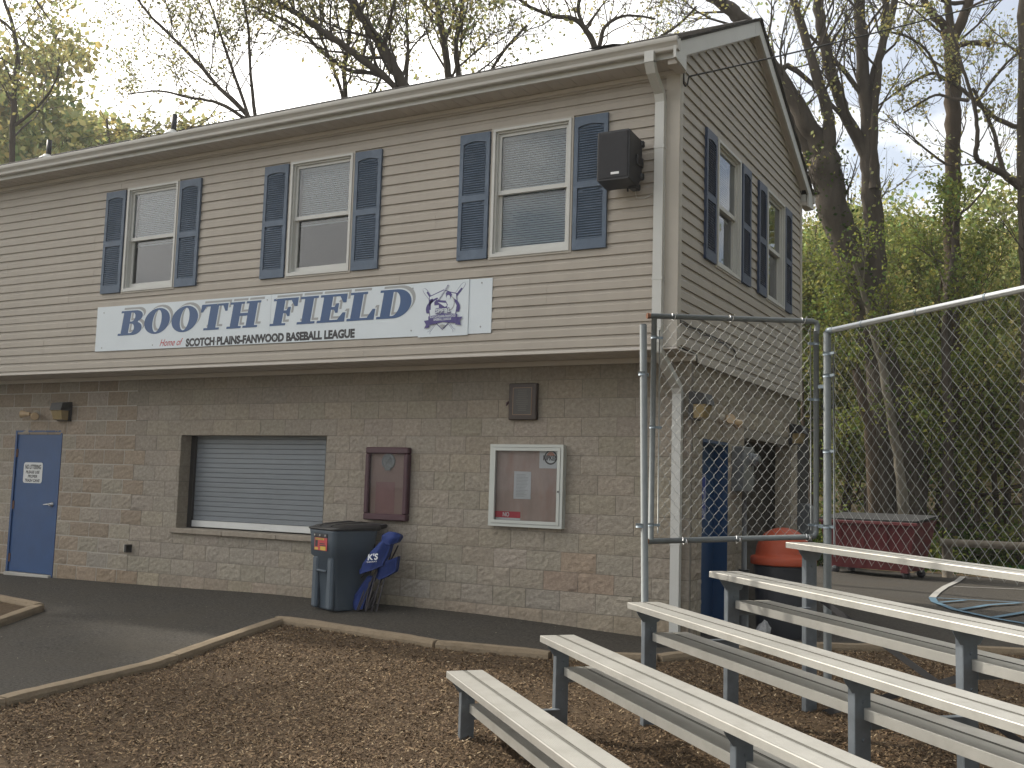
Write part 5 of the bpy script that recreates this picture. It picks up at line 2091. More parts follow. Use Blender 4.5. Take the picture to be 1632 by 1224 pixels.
for L_ in (.03, .42, 1.0, 1.62, 2.3, 3.0, 3.8, 4.6):
    mb = MB(); mb.mat(M_CLAMP)
    mb.tube([tuple(fd * (L_ - (.02 if L_ < .1 else .008)) + Vector((0, 0, 2.547 + FZ))), tuple(fd * (L_ + (.05 if L_ < .1 else .008)) + Vector((0, 0, 2.547 + FZ)))], .0255, 12)
    mb.build('clamp', None, fen)

# ------------------------------------------------------------------ orange lidded drum
dr = empty('litter_drum', (.64, 1.10, zg(.64, 1.1)))
tag(dr, 'big dark litter drum with an orange domed lid by the side wall', 'litter bin')
mb = MB()
mb.lathe([(.27, 0), (.275, .02), (.285, .3), (.29, .34), (.285, .38), (.30, .70), (.305, .74)], (0, 0, 0), 32)
mb.build('drum', mat('drum_plastic', (.03, .032, .038), rough=.5, var=.15, bump=.05), dr)
mb = MB()
mb.lathe([(.30, .735), (.335, .74), (.34, .75), (.34, .81), (.325, .825), (.29, .83), (.285, .87), (.275, .93), (.245, 1.0), (.20, 1.055), (.13, 1.10), (.06, 1.12), (.005, 1.125)], (0, 0, 0), 36)
mb.build('lid', mat('orange_plastic', (.40, .065, .022), rough=.6, var=.12, vscale=4, dirt=((.3, .09, .05), 4, .5, .8, .4)), dr)
mb = MB()
P = []
for t in np.linspace(-38, 38, 9):
    a = R(t - 15)
    P.append([(.287 * math.cos(a), .287 * math.sin(a), .86), (.262 * math.cos(a), .262 * math.sin(a), .985)])
for k in range(8):
    mb.quad(P[k][0], P[k + 1][0], P[k + 1][1], P[k][1])
mb.build('flap', mat('orange_flap', (.36, .08, .04), rough=.5), dr)

# crumpled pale bag by the drum
mb = MB()
bm = bmesh.new(); bmesh.ops.create_icosphere(bm, subdivisions=3, radius=1)
for v in bm.verts:
    n1 = noise.noise(v.co * 2.1) + .5 * noise.noise(v.co * 5)
    k = 1 + .28 * n1
    zz = v.co.z
    tp = 1 - .45 * max(0, zz)
    v.co = Vector((v.co.x * .075 * k * tp + .02 * max(0, zz), v.co.y * .06 * k * tp, (zz * .10 * k) + .085))
me = bpy.data.meshes.new('bag'); bm.to_mesh(me); bm.free()
me.materials.append(mat('pale_bag', (.30, .30, .30), rough=.55, var=.3, vscale=30))
bag = bpy.data.objects.new('crumpled_bag', me); COL.objects.link(bag)
bag.location = (.56, .62, zg(.56, .62) + .02)
tag(bag, 'small crumpled grey and white bag on the ground by the litter drum', 'bag')

# ------------------------------------------------------------------ dumpster
ds = empty('dumpster', (-.03, 10.85, -.2), R(-15))
tag(ds, 'dark red wheeled dumpster at the edge of the woods behind the fence', 'dumpster')
M_DRED = mat('dumpster_red', (.11, .014, .018), rough=.55, var=.2, vscale=3, bump=.1, bscale=20, dirt=((.06, .03, .028), 2.5, .5, .8, .6))
mb = MB(); mb.mat(M_DRED)
H0, H1 = .14, 1.02
sec = []
P = [(-.92, -.42, H1), (.95, -.42, H1), (.95, .55, H1 + .06), (-.92, .55, H1 + .06), (-.80, -.34, H0), (.76, -.34, H0), (.76, .42, H0), (-.80, .42, H0)]
mb.add(P, [(0, 1, 5, 4), (1, 2, 6, 5), (2, 3, 7, 6), (3, 0, 4, 7), (4, 5, 6, 7)])
for x in (-.55, -.1, .35):
    mb.add([(x, -.435, H1 - .05), (x + .06, -.435, H1 - .05), (x + .055, -.355, H0 + .02), (x, -.355, H0 + .02), (x, -.41, H1 - .05), (x + .06, -.41, H1 - .05)], [(0, 1, 2, 3)])
mb.bbox(-.95, .99, -.46, -.41, H1 - .05, H1 + .01, .008)
mb.bbox(.66, .80, -.43, -.36, H0 - .03, H0 + .22, .008)
mb.build('body', None, ds)
mb = MB(); mb.mat(mat('dumpster_lid', (.022, .022, .022), rough=.9, var=.15))
mb.add([(-.94, -.45, H1 + .015), (.98, -.45, H1 + .015), (.98, .58, H1 + .12), (-.94, .58, H1 + .12), (-.94, -.45, H1 + .045), (.98, -.45, H1 + .045), (.98, .58, H1 + .15), (-.94, .58, H1 + .15)],
       [(0, 3, 2, 1), (4, 5, 6, 7), (0, 1, 5, 4), (1, 2, 6, 5), (2, 3, 7, 6), (3, 0, 4, 7)])
mb.build('lid', None, ds)
for x in (-.66, .72):
    for y in (-.32, .36):
        mb = MB(); mb.mat(M_INK)
        mb.lathe([(.02, -.022), (.075, -.022), (.082, -.01), (.082, .01), (.075, .022), (.02, .022)], (0, 0, 0), 18)
        mb.v = [(x + vx, y + vz, .082 + vy) for vx, vy, vz in mb.v]
        mb.mat(M_GALV)
        mb.box(x - .03, x + .03, y - .035, y + .035, .10, .15)
        mb.build('wheel', None, ds)

# low wooden guard rail and a utility cabinet beyond the building
M_LOG = mat('grey_log', (.21, .18, .14), rough=.95, var=.3, vscale=6, bump=.5, bscale=30)
gr_ = empty('guard_rail', (1.12, 11.45, -.2))
tag(gr_, 'low grey wooden guard rail at the far edge of the asphalt', 'guard rail')
for x in (.05, 2.2, 4.4, 6.6):
    mb = MB(); mb.tube([(x, .02, -.1), (x, .02, .60)], .095, 10); mb.build('post', M_LOG, gr_)
mb = MB()
mb.tube([(-.06, -.05, .665), (3.3, .02, .655), (7.2, .1, .66)], .075, 10)
mb.build('rail', M_LOG, gr_)
uc = empty('utility_cabinet', (-.12, 5.35, -.2))
tag(uc, 'pale grey utility cabinet just past the rear corner of the building', 'cabinet')
mb = MB()
mb.prism([(-.35, .93), (.12, .93), (.12, 1.28), (.04, 1.36), (-.35, 1.36)], lambda u, v, w: (u, -w, v), -.25, .05)
mb.build('cabinet', M_GREY, uc)
mb = MB()
mb.lathe([(.06, .84), (.075, .88), (.06, .93)], (.02, -.05, 0), 12)
mb.bbox(-.33, .08, -.02, .2, 0, .93, .01)
mb.build('base', M_INK, uc)
# ------------------------------------------------------------------ trees
def leaf_mat(name, col, trans=.5):
    m = bpy.data.materials.new(name)
    m.use_nodes = True
    nt = m.node_tree
    nt.nodes.clear()
    o = nt.nodes.new('ShaderNodeOutputMaterial')
    d = nt.nodes.new('ShaderNodeBsdfDiffuse')
    t = nt.nodes.new('ShaderNodeBsdfTranslucent')
    mx = nt.nodes.new('ShaderNodeMixShader')
    mx.inputs['Fac'].default_value = trans
    a = nt.nodes.new('ShaderNodeAttribute'); a.attribute_name = 'tint'
    mu = nt.nodes.new('ShaderNodeVectorMath'); mu.operation = 'MULTIPLY'
    mu.inputs[1].default_value = col
    nt.links.new(a.outputs['Color'], mu.inputs[0])
    nt.links.new(mu.outputs[0], d.inputs['Color'])
    nt.links.new(mu.outputs[0], t.inputs['Color'])
    nt.links.new(d.outputs[0], mx.inputs[1]); nt.links.new(t.outputs[0], mx.inputs[2])
    nt.links.new(mx.outputs[0], o.inputs['Surface'])
    return m


M_BARK = mat('dark_bark', (.095, .08, .065), rough=.95, var=.35, vscale=4, bump=.9, bscale=22, stretch=(1, 1, .25), spec=.1)
M_BARKG = mat('pale_bark', (.20, .18, .145), rough=.95, var=.3, vscale=4, bump=.7, bscale=25, stretch=(1, 1, .25), spec=.1)
M_BARKB = mat('brown_bark', (.085, .065, .047), rough=.95, var=.3, vscale=4, bump=.8, bscale=25, stretch=(1, 1, .25), spec=.1)
L_GREEN = leaf_mat('spring_leaf_green', (.20, .235, .062))
L_FAR = leaf_mat('hazed_leaf_green', (.31, .34, .12), .6)  # paler than the near leaves: distance haze put into the colour
L_FARY = leaf_mat('hazed_leaf_yellow', (.38, .36, .15), .6)  # yellow leaves lightened likewise, haze mixed into the base colour
L_YEL = leaf_mat('spring_leaf_yellow', (.36, .35, .14), .62)
L_DEEP = leaf_mat('ivy_leaf', (.065, .10, .022), .35)


def leaves(name, C, size, m, parent, aspect=.62, hue=.15):
    """C: (N,3) leaf centres; one small rhombus each, tilted at random"""
    C = np.asarray(C, dtype=np.float64)
    n = len(C)
    if n == 0: return None
    sz = size * rng.uniform(.55, 1.35, (n, 1))
    a = rng.normal(size=(n, 3)); a /= np.linalg.norm(a, axis=1, keepdims=True)
    b = np.cross(a, rng.normal(size=(n, 3))); b /= np.linalg.norm(b, axis=1, keepdims=True)
    a *= sz; b *= sz * aspect
    V = np.stack([C - a, C - b * 1.0 + a * .15, C + a, C + b * 1.0 + a * .15], 1).reshape(-1, 3)
    me = bpy.data.meshes.new(name)
    me.vertices.add(4 * n); me.vertices.foreach_set('co', V.ravel())
    me.loops.add(4 * n); me.loops.foreach_set('vertex_index', np.arange(4 * n))
    me.polygons.add(n); me.polygons.foreach_set('loop_start', np.arange(n) * 4)
    me.polygons.foreach_set('loop_total', np.full(n, 4))
    me.materials.append(m)
    ca = me.color_attributes.new('tint', 'FLOAT_COLOR', 'CORNER')
    g = rng.uniform(.55, 1.3, (n, 1)); h = rng.normal(0, hue, (n, 1))
    T = np.concatenate([g * (1 + h), g * (1 + h * .25), g * (1 - h * .3), np.ones((n, 1))], 1)
    T = np.clip(T, .05, 3)
    ca.data.foreach_set('color', np.repeat(T, 4, 0).ravel())
    me.update(); me.validate()
    o = bpy.data.objects.new(name, me); COL.objects.link(o); o.parent = parent
    return o


class Tree:
    def __init__(s, name, label, base, group=None, bark=None, bm=1.35):
        s.bm = bm
        s.base = Vector(base)
        s.t = empty(name, tuple(s.base))
        tag(s.t, label, 'tree', group)
        s.mb = MB(); s.mb.mat(bark or M_BARK)
        s.tips = []
        s.twigs = []

    def tube(s, pts, rad, n):
        s.mb.tube([Vector(p) - s.base for p in pts], rad, n, cap=False)

    def grow(s, p, d, L, r, lvl, maxl, up=.12, wig=.28, dens=1.0, spread=.8):
        nseg = 5 if lvl < maxl else 4
        pts, rad = [p.copy()], [r]
        q, dd = p.copy(), d.normalized()
        for k in range(nseg):
            dd = (dd + Vector(rng.normal(0, wig, 3)) * .5 + Vector((0, 0, up))).normalized()
            q = q + dd * (L / nseg)
            pts.append(q.copy()); rad.append(r * (1 - .8 * (k + 1) / nseg) + .0015)
            if lvl >= maxl - 1: s.tips.append((q.copy(), L / nseg))
            if lvl < maxl and (k > 0 or lvl > 0):
                for _ in range(1 if rng.random() < .75 * dens else 2 if rng.random() < .35 else 0):
                    ax = dd.orthogonal().normalized()
                    ax.rotate(Matrix.Rotation(rng.uniform(0, 6.28), 3, dd))
                    nd = (dd + ax * rng.uniform(.5, 1.1) * spread).normalized()
                    s.grow(q, nd, L * rng.uniform(.42, .68), rad[-1] * .7 + .001, lvl + 1, maxl, up, wig, dens, spread)
        s.tube(pts, rad, 7 if r > .06 else 5 if r > .02 else 3)

    def limb(s, path, D, wtop=None, branches=8, blen=(1.2, 2.6), maxl=2, start=.25, dz=0.0, up=.12, side=None, n=10, dens=1.0):
        """a bough followed through points (x, y, width) of the photograph at distance D"""
        P = []
        for i, (x, y, w) in enumerate(path):
            d = D + dz * i / max(1, len(path) - 1)
            P.append((at(x, y, d), w * .5 * d / FPX))
        # resample smoothly
        pts, rad = [], []
        for i in range(len(P) - 1):
            p0 = P[max(0, i - 1)][0]; p1 = P[i][0]; p2 = P[i + 1][0]; p3 = P[min(len(P) - 1, i + 2)][0]
            for k in range(5):
                t = k / 5
                q = .5 * ((2 * p1) + (p2 - p0) * t + (2 * p0 - 5 * p1 + 4 * p2 - p3) * t * t + (-p0 + 3 * p1 - 3 * p2 + p3) * t ** 3)
                rr = P[i][1] + (P[i + 1][1] - P[i][1]) * t
                q = q + Vector(rng.normal(0, .12, 3)) * rr
                pts.append(q); rad.append(rr * float(rng.uniform(.93, 1.08)))
        pts.append(P[-1][0]); rad.append(P[-1][1])
        s.tube(pts, rad, n)
        branches = max(1, int(branches * s.bm))
        for b in range(branches):
            t = start + (1 - start) * (b + rng.uniform(0, 1)) / branches
            i = min(len(pts) - 2, int(t * (len(pts) - 1)))
            d = (pts[i + 1] - pts[i]).normalized()
            ax = d.orthogonal().normalized(); ax.rotate(Matrix.Rotation(rng.uniform(0, 6.28), 3, d))
            nd = (d * rng.uniform(.3, 1) + ax * rng.uniform(.6, 1.2) + Vector((0, 0, .15))).normalized()
            s.grow(pts[i], nd, rng.uniform(*blen) * (1.15 - .4 * t), min(rad[i] * .36, .035), 0, maxl, up=up, dens=dens)
        return pts, rad

    def finish(s, per=3, size=.05, m=None, spread=.16, name='crown', frac=1.0):
        s.mb.build('trunk', None, s.t)
        C = []
        for p, L in s.tips:
            if rng.random() > frac: continue
            k = rng.poisson(per)
            if k: C.append(np.array(p - s.base) + rng.normal(0, spread, (k, 3)))
        if C:
            leaves(name, np.concatenate(C), size, m or L_YEL, s.t)
        return s.t


def ground_at(px, D):
    p = at(px, 790, D)
    return Vector((p.x, p.y, zt(p.x, p.y) - .1))


def foot(path, D, w=None):
    """carry the first point down to the ground"""
    x, y, wd = path[0]
    g = ground_at(x + (x - path[1][0]) * .5, D)
    d = g - CAM
    dep_ = d.dot(FWD)
    px = 816 + FPX * d.dot(RGT) / dep_; py = 612 - FPX * d.dot(UPV) / dep_
    return [(px, py, (w or wd * 1.25))] + path


# big ivy covered tree right of the gable
T = Tree('maple_tree', 'massive dark many limbed tree rising just right of the gable', ground_at(1460, 24), bm=.9)
pts1, rad1 = T.limb(foot([(1440, 740, 56), (1415, 620, 50), (1385, 500, 50), (1352, 400, 50), (1326, 320, 46), (1312, 250, 46)], 24), 24, branches=5, start=.6, maxl=2, n=14)
T.limb([(1314, 250, 34), (1285, 190, 30), (1240, 118, 22), (1205, 60, 20), (1180, 28, 22), (1150, 5, 20), (1110, -20, 18)], 24, branches=9, dz=-.5)
T.limb([(1318, 262, 24), (1322, 200, 20), (1308, 140, 17), (1290, 80, 14), (1268, 10, 12), (1255, -40, 10)], 23.8, branches=10, blen=(.9, 2.2))
T.limb([(1325, 300, 34), (1290, 240, 26), (1262, 180, 24), (1240, 112, 12), (1205, 85, 9)], 24.2, branches=6, blen=(.8, 1.8))
T.limb([(1240, 130, 10), (1255, 105, 9), (1300, 140, 7), (1345, 190, 6)], 24.0, branches=4, blen=(.6, 1.4))
T.finish(per=.55, size=.045, spread=.14)
C = []
for p, r_ in list(zip(pts1, rad1)):
    for _ in range(46):
        a = rng.uniform(0, 6.28)
        C.append(np.array(p - T.base) + np.array([math.cos(a) * r_ * 1.1, math.sin(a) * r_ * 1.1, rng.uniform(-.35, .35)]) + rng.normal(0, .07, 3))
leaves('ivy', C, .05, L_DEEP, T.t)

T = Tree('forked_tree', 'tall tree with three steep forked trunks in the blue gap of sky', ground_at(1412, 24), bm=.8)
T.limb(foot([(1402, 560, 40), (1396, 420, 34), (1390, 330, 30), (1385, 250, 26), (1383, 190, 22), (1375, 100, 20), (1370, 0, 18), (1368, -60, 16)], 24), 24, branches=9, start=.55, n=12)
T.limb([(1390, 300, 26), (1375, 235, 20), (1350, 190, 19), (1330, 130, 18), (1314, 70, 17), (1303, 0, 16), (1298, -60, 14)], 24, branches=9)
T.limb([(1392, 300, 16), (1394, 190, 12), (1400, 110, 11), (1410, 50, 11), (1412, -50, 10)], 23.8, branches=5)
T.limb([(1386, 150, 12), (1404, 80, 13), (1424, 10, 11), (1436, -50, 9)], 24, branches=5)
T.limb([(1372, 150, 9), (1350, 118, 8), (1325, 92, 7), (1290, 55, 5)], 24, branches=3)
T.finish(per=.5, size=.045, spread=.16)

T = Tree('straight_tree', 'straight brown trunked tree forking near the top right', ground_at(1520, 25), bark=M_BARKB, bm=.9)
T.limb(foot([(1518, 600, 26), (1518, 430, 26), (1518, 330, 25), (1519, 230, 24), (1519, 150, 25), (1517, 80, 24), (1513, 50, 22)], 25), 25, branches=8, start=.35, n=12, blen=(1.5, 3.2))
T.limb([(1514, 55, 15), (1495, 30, 14), (1475, 5, 12), (1455, -40, 11)], 25, branches=4)
T.limb([(1516, 60, 12), (1512, 20, 12), (1505, -40, 10)], 25, branches=3)
T.limb([(1520, 60, 17), (1537, 25, 15), (1545, 0, 15), (1560, -50, 12)], 25, branches=4)
T.limb([(1530, 72, 9), (1552, 68, 8), (1577, 72, 7)], 25, branches=1, blen=(.4, .8))
T.limb([(1500, 0, 7), (1530, 5, 7), (1570, -10, 6)], 25, branches=2)
T.finish(per=.5, size=.045)

T = Tree('edge_tree', 'dark trunk at the right edge with long crooked side boughs', ground_at(1640, 22), bark=M_BARK, bm=1.1)
T.limb(foot([(1636, 560, 18), (1634, 430, 17), (1631, 280, 18), (1629, 150, 17), (1632, 0, 17), (1634, -60, 16)], 22), 22, branches=7, start=.3, n=10, blen=(.9, 2.0))
T.limb([(1630, 300, 15), (1600, 278, 12), (1570, 262, 10), (1556, 250, 8), (1558, 215, 7), (1553, 170, 6), (1535, 110, 5), (1520, 60, 4), (1512, 20, 3)], 22, branches=8, blen=(.5, 1.3), dz=-.8)
T.limb([(1628, 205, 8), (1590, 190, 7), (1560, 165, 7), (1530, 140, 6), (1500, 122, 5), (1480, 118, 5), (1440, 140, 4), (1400, 168, 3)], 22, branches=9, blen=(.5, 1.2), dz=1.2)
T.limb([(1545, 160, 6), (1520, 158, 5), (1490, 152, 4), (1440, 180, 3)], 22.2, branches=5, blen=(.4, 1.0), dz=.5)
T.limb([(1556, 165, 5), (1580, 130, 5), (1610, 95, 4), (1640, 75, 3)], 22.2, branches=4, blen=(.4, 1.0))
T.limb([(1500, 130, 5), (1480, 85, 4), (1450, 60, 4), (1415, 50, 3)], 22.5, branches=4, blen=(.4, 1.0))
T.limb([(1600, 278, 9), (1590, 240, 7), (1580, 200, 6), (1550, 140, 5)], 22, branches=3, blen=(.4, .9))
T.finish(per=.7, size=.042, spread=.12)

T = Tree('leaning_sapling', 'slim pale barked trunk leaning left behind the fence mesh', ground_at(1442, 23), bark=M_BARKG)
T.limb(foot([(1436, 760, 16), (1424, 690, 14), (1410, 600, 13), (1395, 540, 12), (1380, 480, 9), (1362, 420, 6)], 23), 23, branches=6, start=.5, n=8, blen=(.8, 1.6))
T.finish(per=3, size=.045, m=L_GREEN)
T = Tree('leaning_stump', 'short broken brown trunk leaning beside the dark trunk', ground_at(1398, 22.6), bark=M_BARKB)
T.limb(foot([(1392, 740, 20), (1386, 690, 18), (1374, 630, 15), (1364, 588, 13)], 22.6), 22.6, branches=2, n=8, blen=(.4, .9))
T.finish(per=2, size=.045, m=L_GREEN)
T = Tree('slim_tree', 'slim dark trunk with a pale stripe in the middle of the fence view', ground_at(1515, 23.3), bark=M_BARK)
T.limb(foot([(1514, 800, 18), (1512, 690, 16), (1508, 560, 14), (1512, 470, 13), (1520, 400, 9), (1524, 330, 6)], 23.3), 23.3, branches=8, start=.4, n=8, blen=(.8, 1.8))
T.finish(per=4, size=.05, m=L_GREEN)

# trees seen over the roof
T = Tree('leaning_tree', 'dark leaning tree over the middle of the roof', ground_at(720, 17))
T.limb(foot([(700, 330, 24), (668, 200, 21), (640, 130, 17), (612, 80, 15), (575, 25, 14), (545, -30, 12)], 17), 17, branches=10, start=.45, n=12, blen=(1.2, 2.8))
T.limb([(664, 190, 12), (628, 136, 10), (590, 105, 12), (558, 80, 11), (520, 55, 11), (480, 25, 9), (430, 0, 8), (360, -25, 6)], 17, branches=14, start=.1, blen=(.8, 2.2))
T.limb([(630, 140, 8), (600, 118, 7), (555, 112, 6), (510, 80, 6), (470, 40, 5), (400, 10, 4)], 17.3, branches=10, start=.05, blen=(.7, 1.7))
T.finish(per=.8, size=.038, spread=.12)
T = Tree('upright_tree', 'upright twin trunked tree above the third window', ground_at(722, 19))
T.limb(foot([(720, 300, 14), (717, 180, 12), (715, 127, 11), (708, 70, 11), (700, 20, 10), (692, -40, 9)], 19), 19, branches=10, start=.4, blen=(1.0, 2.4))
T.limb([(728, 240, 9), (731, 125, 9), (727, 70, 8), (735, 20, 7), (742, -40, 6)], 19, branches=9, start=.2, blen=(.9, 2.0))
T.limb([(752, 300, 7), (745, 200, 6), (790, 100, 5), (840, 40, 4)], 19.5, branches=8, start=.2, blen=(.9, 2.0))
T.finish(per=1.3, size=.042, m=L_YEL, spread=.15)
T = Tree('twisted_tree', 'twisted bare boughed tree over the speaker end of the roof', ground_at(965, 20))
T.limb(foot([(968, 260, 16), (960, 140, 12), (948, 78, 10), (932, 45, 9), (912, 30, 8), (880, 25, 7), (862, 18, 6), (835, 5, 5), (810, -20, 4)], 20), 20, branches=11, start=.4, blen=(1.0, 2.2), up=.02)
T.limb([(952, 90, 8), (958, 62, 7), (965, 42, 6), (985, 28, 5), (1010, 25, 4), (1045, 30, 3)], 20, branches=9, start=.1, blen=(.9, 1.8), up=.02)
T.limb([(932, 45, 6), (922, 15, 6), (926, -30, 5)], 20, branches=4, blen=(.8, 1.6))
T.limb([(955, 130, 7), (1020, 80, 5), (1080, 40, 4), (1110, 10, 3)], 20.5, branches=9, start=.2, blen=(.9, 2.0))
T.finish(per=.6, size=.04, spread=.14)
T = Tree('spreading_tree', 'fine twigged spreading tree against the white glare of sky', ground_at(430, 16))
T.limb(foot([(425, 330, 12), (410, 230, 10), (395, 185, 8), (350, 140, 7), (310, 95, 6), (270, 55, 5), (235, 20, 4), (215, -10, 3)], 16), 16, branches=14, start=.4, blen=(.8, 2.0))
T.limb([(400, 195, 6), (350, 165, 5), (300, 155, 4), (255, 145, 3), (205, 150, 2)], 16, branches=10, start=.15, blen=(.7, 1.5), up=.05)
T.limb([(398, 190, 6), (370, 110, 5), (350, 50, 4), (330, -10, 3)], 16.3, branches=10, start=.15, blen=(.8, 1.7))
T.limb([(412, 235, 7), (400, 120, 5), (395, 40, 4), (380, -30, 3)], 16.5, branches=8, start=.3, blen=(.8, 1.7))
T.finish(per=1.3, size=.026, spread=.09)
T = Tree('thin_tree', 'thin upright tree just left of the leaning tree', ground_at(552, 18))
T.limb(foot([(552, 300, 9), (551, 158, 8), (549, 110, 7), (556, 60, 7), (560, 0, 6), (563, -40, 5)], 18), 18, branches=11, start=.35, blen=(.8, 1.9))
T.limb([(551, 170, 6), (532, 110, 5), (512, 60, 4), (495, 10, 3)], 18, branches=7, start=.2, blen=(.7, 1.5))
T.limb([(552, 200, 6), (600, 140, 4), (620, 70, 3), (625, 10, 3)], 18, branches=7, start=.2, blen=(.7, 1.5))
T.finish(per=1.2, size=.034, spread=.12)
T = Tree('corner_tree', 'slender tree with drooping sprays in the top left corner', ground_at(20, 22), bm=.75)
T.limb(foot([(18, 300, 9), (20, 220, 9), (24, 140, 8), (28, 90, 7), (20, 40, 6), (2, -10, 5)], 22), 22, branches=12, start=.35, blen=(1.2, 2.6))
T.limb([(-40, 10, 6), (5, 35, 5), (30, 60, 4), (52, 82, 2)], 20, branches=7, start=.1, blen=(.7, 1.4), up=-.02)
T.limb([(-30, -30, 6), (40, -20, 5), (62, 8, 3), (84, 38, 2)], 20, branches=6, start=.1, blen=(.6, 1.2), up=-.02)
T.limb([(24, 200, 6), (60, 170, 4), (88, 130, 3), (95, 85, 2)], 22, branches=8, start=.1, blen=(.8, 1.6))
T.finish(per=.9, size=.045, spread=.17)


# ---- understorey: leafy young trees between the trunks
def young_tree(label, px, D, h, nb, size, m, per, group):
    g = ground_at(px, D)
    T = Tree('young_tree', label, g, group, bark=M_BARKB)
    top = g + Vector((rng.normal(0, h * .06), rng.normal(0, h * .06), h))
    pts = [g.lerp(top, k / 8) + Vector(rng.normal(0, .05, 3)) * (1 if k else 0) for k in range(9)]
    T.tube(pts, [max(.008, .012 * h * (1 - k / 9)) for k in range(9)], 6)
    for k in range(nb):
        t = rng.uniform(.12, 1)
        i = min(7, int(t * 8))
        a = rng.uniform(0, 6.28)
        T.grow(pts[i].lerp(pts[i + 1], t * 8 - i), Vector((math.cos(a), math.sin(a), rng.uniform(.0, .55))), h * rng.uniform(.2, .36) * (1.15 - .5 * t), .012 + .003 * h * (1 - t), 0, 2, up=.05)
    T.finish(per=per, size=size, m=m, spread=size * 3.4)


YT = [(1300, 24.2, 6.6, 10), (1345, 26.1, 6.8, 11), (1385, 25.6, 5.7, 10), (1432, 28.1, 7.6, 12), (1470, 24.2, 5.5, 9), (1552, 24.2, 7, 11), (1590, 24.9, 7.4, 12), (1622, 24.2, 6.3, 10),
      (1288, 26.1, 7.5, 12), (1490, 28.1, 8.6, 13), (1570, 29.1, 8, 12), (1660, 24.9, 7.7, 12), (1350, 30.1, 8, 12), (1710, 24.2, 7.3, 10)]
where = ['beside the rear corner of the gable wall', 'behind the massive dark trunk', 'low, in front of the leaning pale trunk', 'right of the forked tree',
         'left of the slim dark trunk', 'right of the slim dark trunk', 'high on the right above the guard rail', 'by the right edge trunk',
         'peeping past the gable eave', 'tall, behind the straight brown trunk', 'tall, far right behind the fence rail', 'just outside the right edge', 'between the massive and the forked tree', 'beyond the right edge of the photo']
for (px, D, h, nb), w_ in zip(YT, where):
    young_tree('young leafy green tree ' + w_, px, D, h, int(nb), .052, L_GREEN if rng.random() < .7 else L_YEL, 3.6, 'young leafy trees behind the fence')

# ---- shrubs low behind the dumpster
def shrub(label, px, D, r, h, n, m, group):
    g = ground_at(px, D)
    t = empty('shrub', tuple(g)); tag(t, label, 'shrub', group)
    mb = MB(); mb.mat(M_BARKB)
    C = []
    for k in range(26):
        a, e = rng.uniform(0, 6.28), rng.uniform(.5, 1.4)
        d = Vector((math.cos(a) * math.cos(e) * r, math.sin(a) * math.cos(e) * r, math.sin(e) * h))
        mb.tube([(0, 0, 0), tuple(d * .5 + Vector((0, 0, .05))), tuple(d)], [.012, .008, .003], 3, cap=False)
        for q in range(n // 26):
            s_ = rng.uniform(.3, 1.05)
            C.append(np.array(d) * s_ + rng.normal(0, .16, 3))
    mb.build('stem', None, t)
    leaves('foliage', C, .05, m, t)


for px, D, r, h, m, w_ in ((1300, 21.5, 0.935, 0.9075, L_DEEP, 'behind the left end of the dumpster'), (1345, 22.8, 1.122, 1.1495, L_GREEN, 'above the dumpster lid'), (1420, 22.5, 1.0285, 0.7865, L_DEEP, 'right above the dumpster'),
                       (1480, 22.3, 0.935, 0.726, L_GREEN, 'between dumpster and guard rail'), (1545, 23.1, 1.122, 0.9075, L_DEEP, 'behind the left half of the guard rail'), (1610, 22.8, 1.0285, 0.968, L_GREEN, 'behind the right half of the guard rail'),
                       (1262, 22.8, 1.122, 1.0285, L_GREEN, 'at the rear corner of the building'), (1690, 22.9, 1.122, 0.968, L_DEEP, 'past the right edge')):
    shrub('low green shrub ' + w_, px, D, r, h, 800, m, 'low shrubs along the wood edge')


# ---- far trees on the slope: three built, the rest copies
def far_tree(label, loc, h, m, per, group, size, lv=2, nb=20):
    T = Tree('woodland_tree', label, Vector((0, 0, 0)), group, bark=M_BARKB)
    pts = [Vector((0, 0, h * k / 10)) + Vector(rng.normal(0, .12, 3)) * (1 if k else 0) for k in range(11)]
    T.tube(pts, [.018 * h * (1 - k / 11) + .01 for k in range(11)], 6)
    for k in range(nb):
        t = rng.uniform(.25, 1)
        i = min(9, int(t * 10)); a = rng.uniform(0, 6.28)
        T.grow(pts[i], Vector((math.cos(a), math.sin(a), rng.uniform(.1, .7))), h * rng.uniform(.18, .33) * (1.2 - .55 * t), .04 * (1.1 - t) + .01, 0, lv, up=.06)
    t = T.finish(per=per, size=size, m=m, spread=size * 2.6)
    t.location = loc
    return t


protos = [far_tree('p', (0, 0, 0), 12, L_FAR, 4.0, 'woodland trees on the slope', .12), far_tree('p', (0, 0, 0), 13, L_FARY, 4.0, 'woodland trees on the slope', .12),
          far_tree('p', (0, 0, 0), 13.5, L_FARY, .5, 'woodland trees on the slope', .09, nb=24), far_tree('p', (0, 0, 0), 11, L_FAR, 4.2, 'woodland trees on the slope', .13)]
LB = ['olive green woodland tree on the slope', 'yellow green woodland tree on the slope', 'nearly bare grey twigged woodland tree on the slope', 'round leafy woodland tree on the slope']
used = [False] * 4
spots = []
# right of the building, in the view over the fence
for k in range(46):
    px = 1235 + (k * 61.7) % 560; D = 27 + (k * 7.3) % 36
    spots.append((px, D, rng.uniform(.55, .82), rng.choice([0, 1, 2, 3], p=[.32, .2, .26, .22]), 'seen right of the building'))
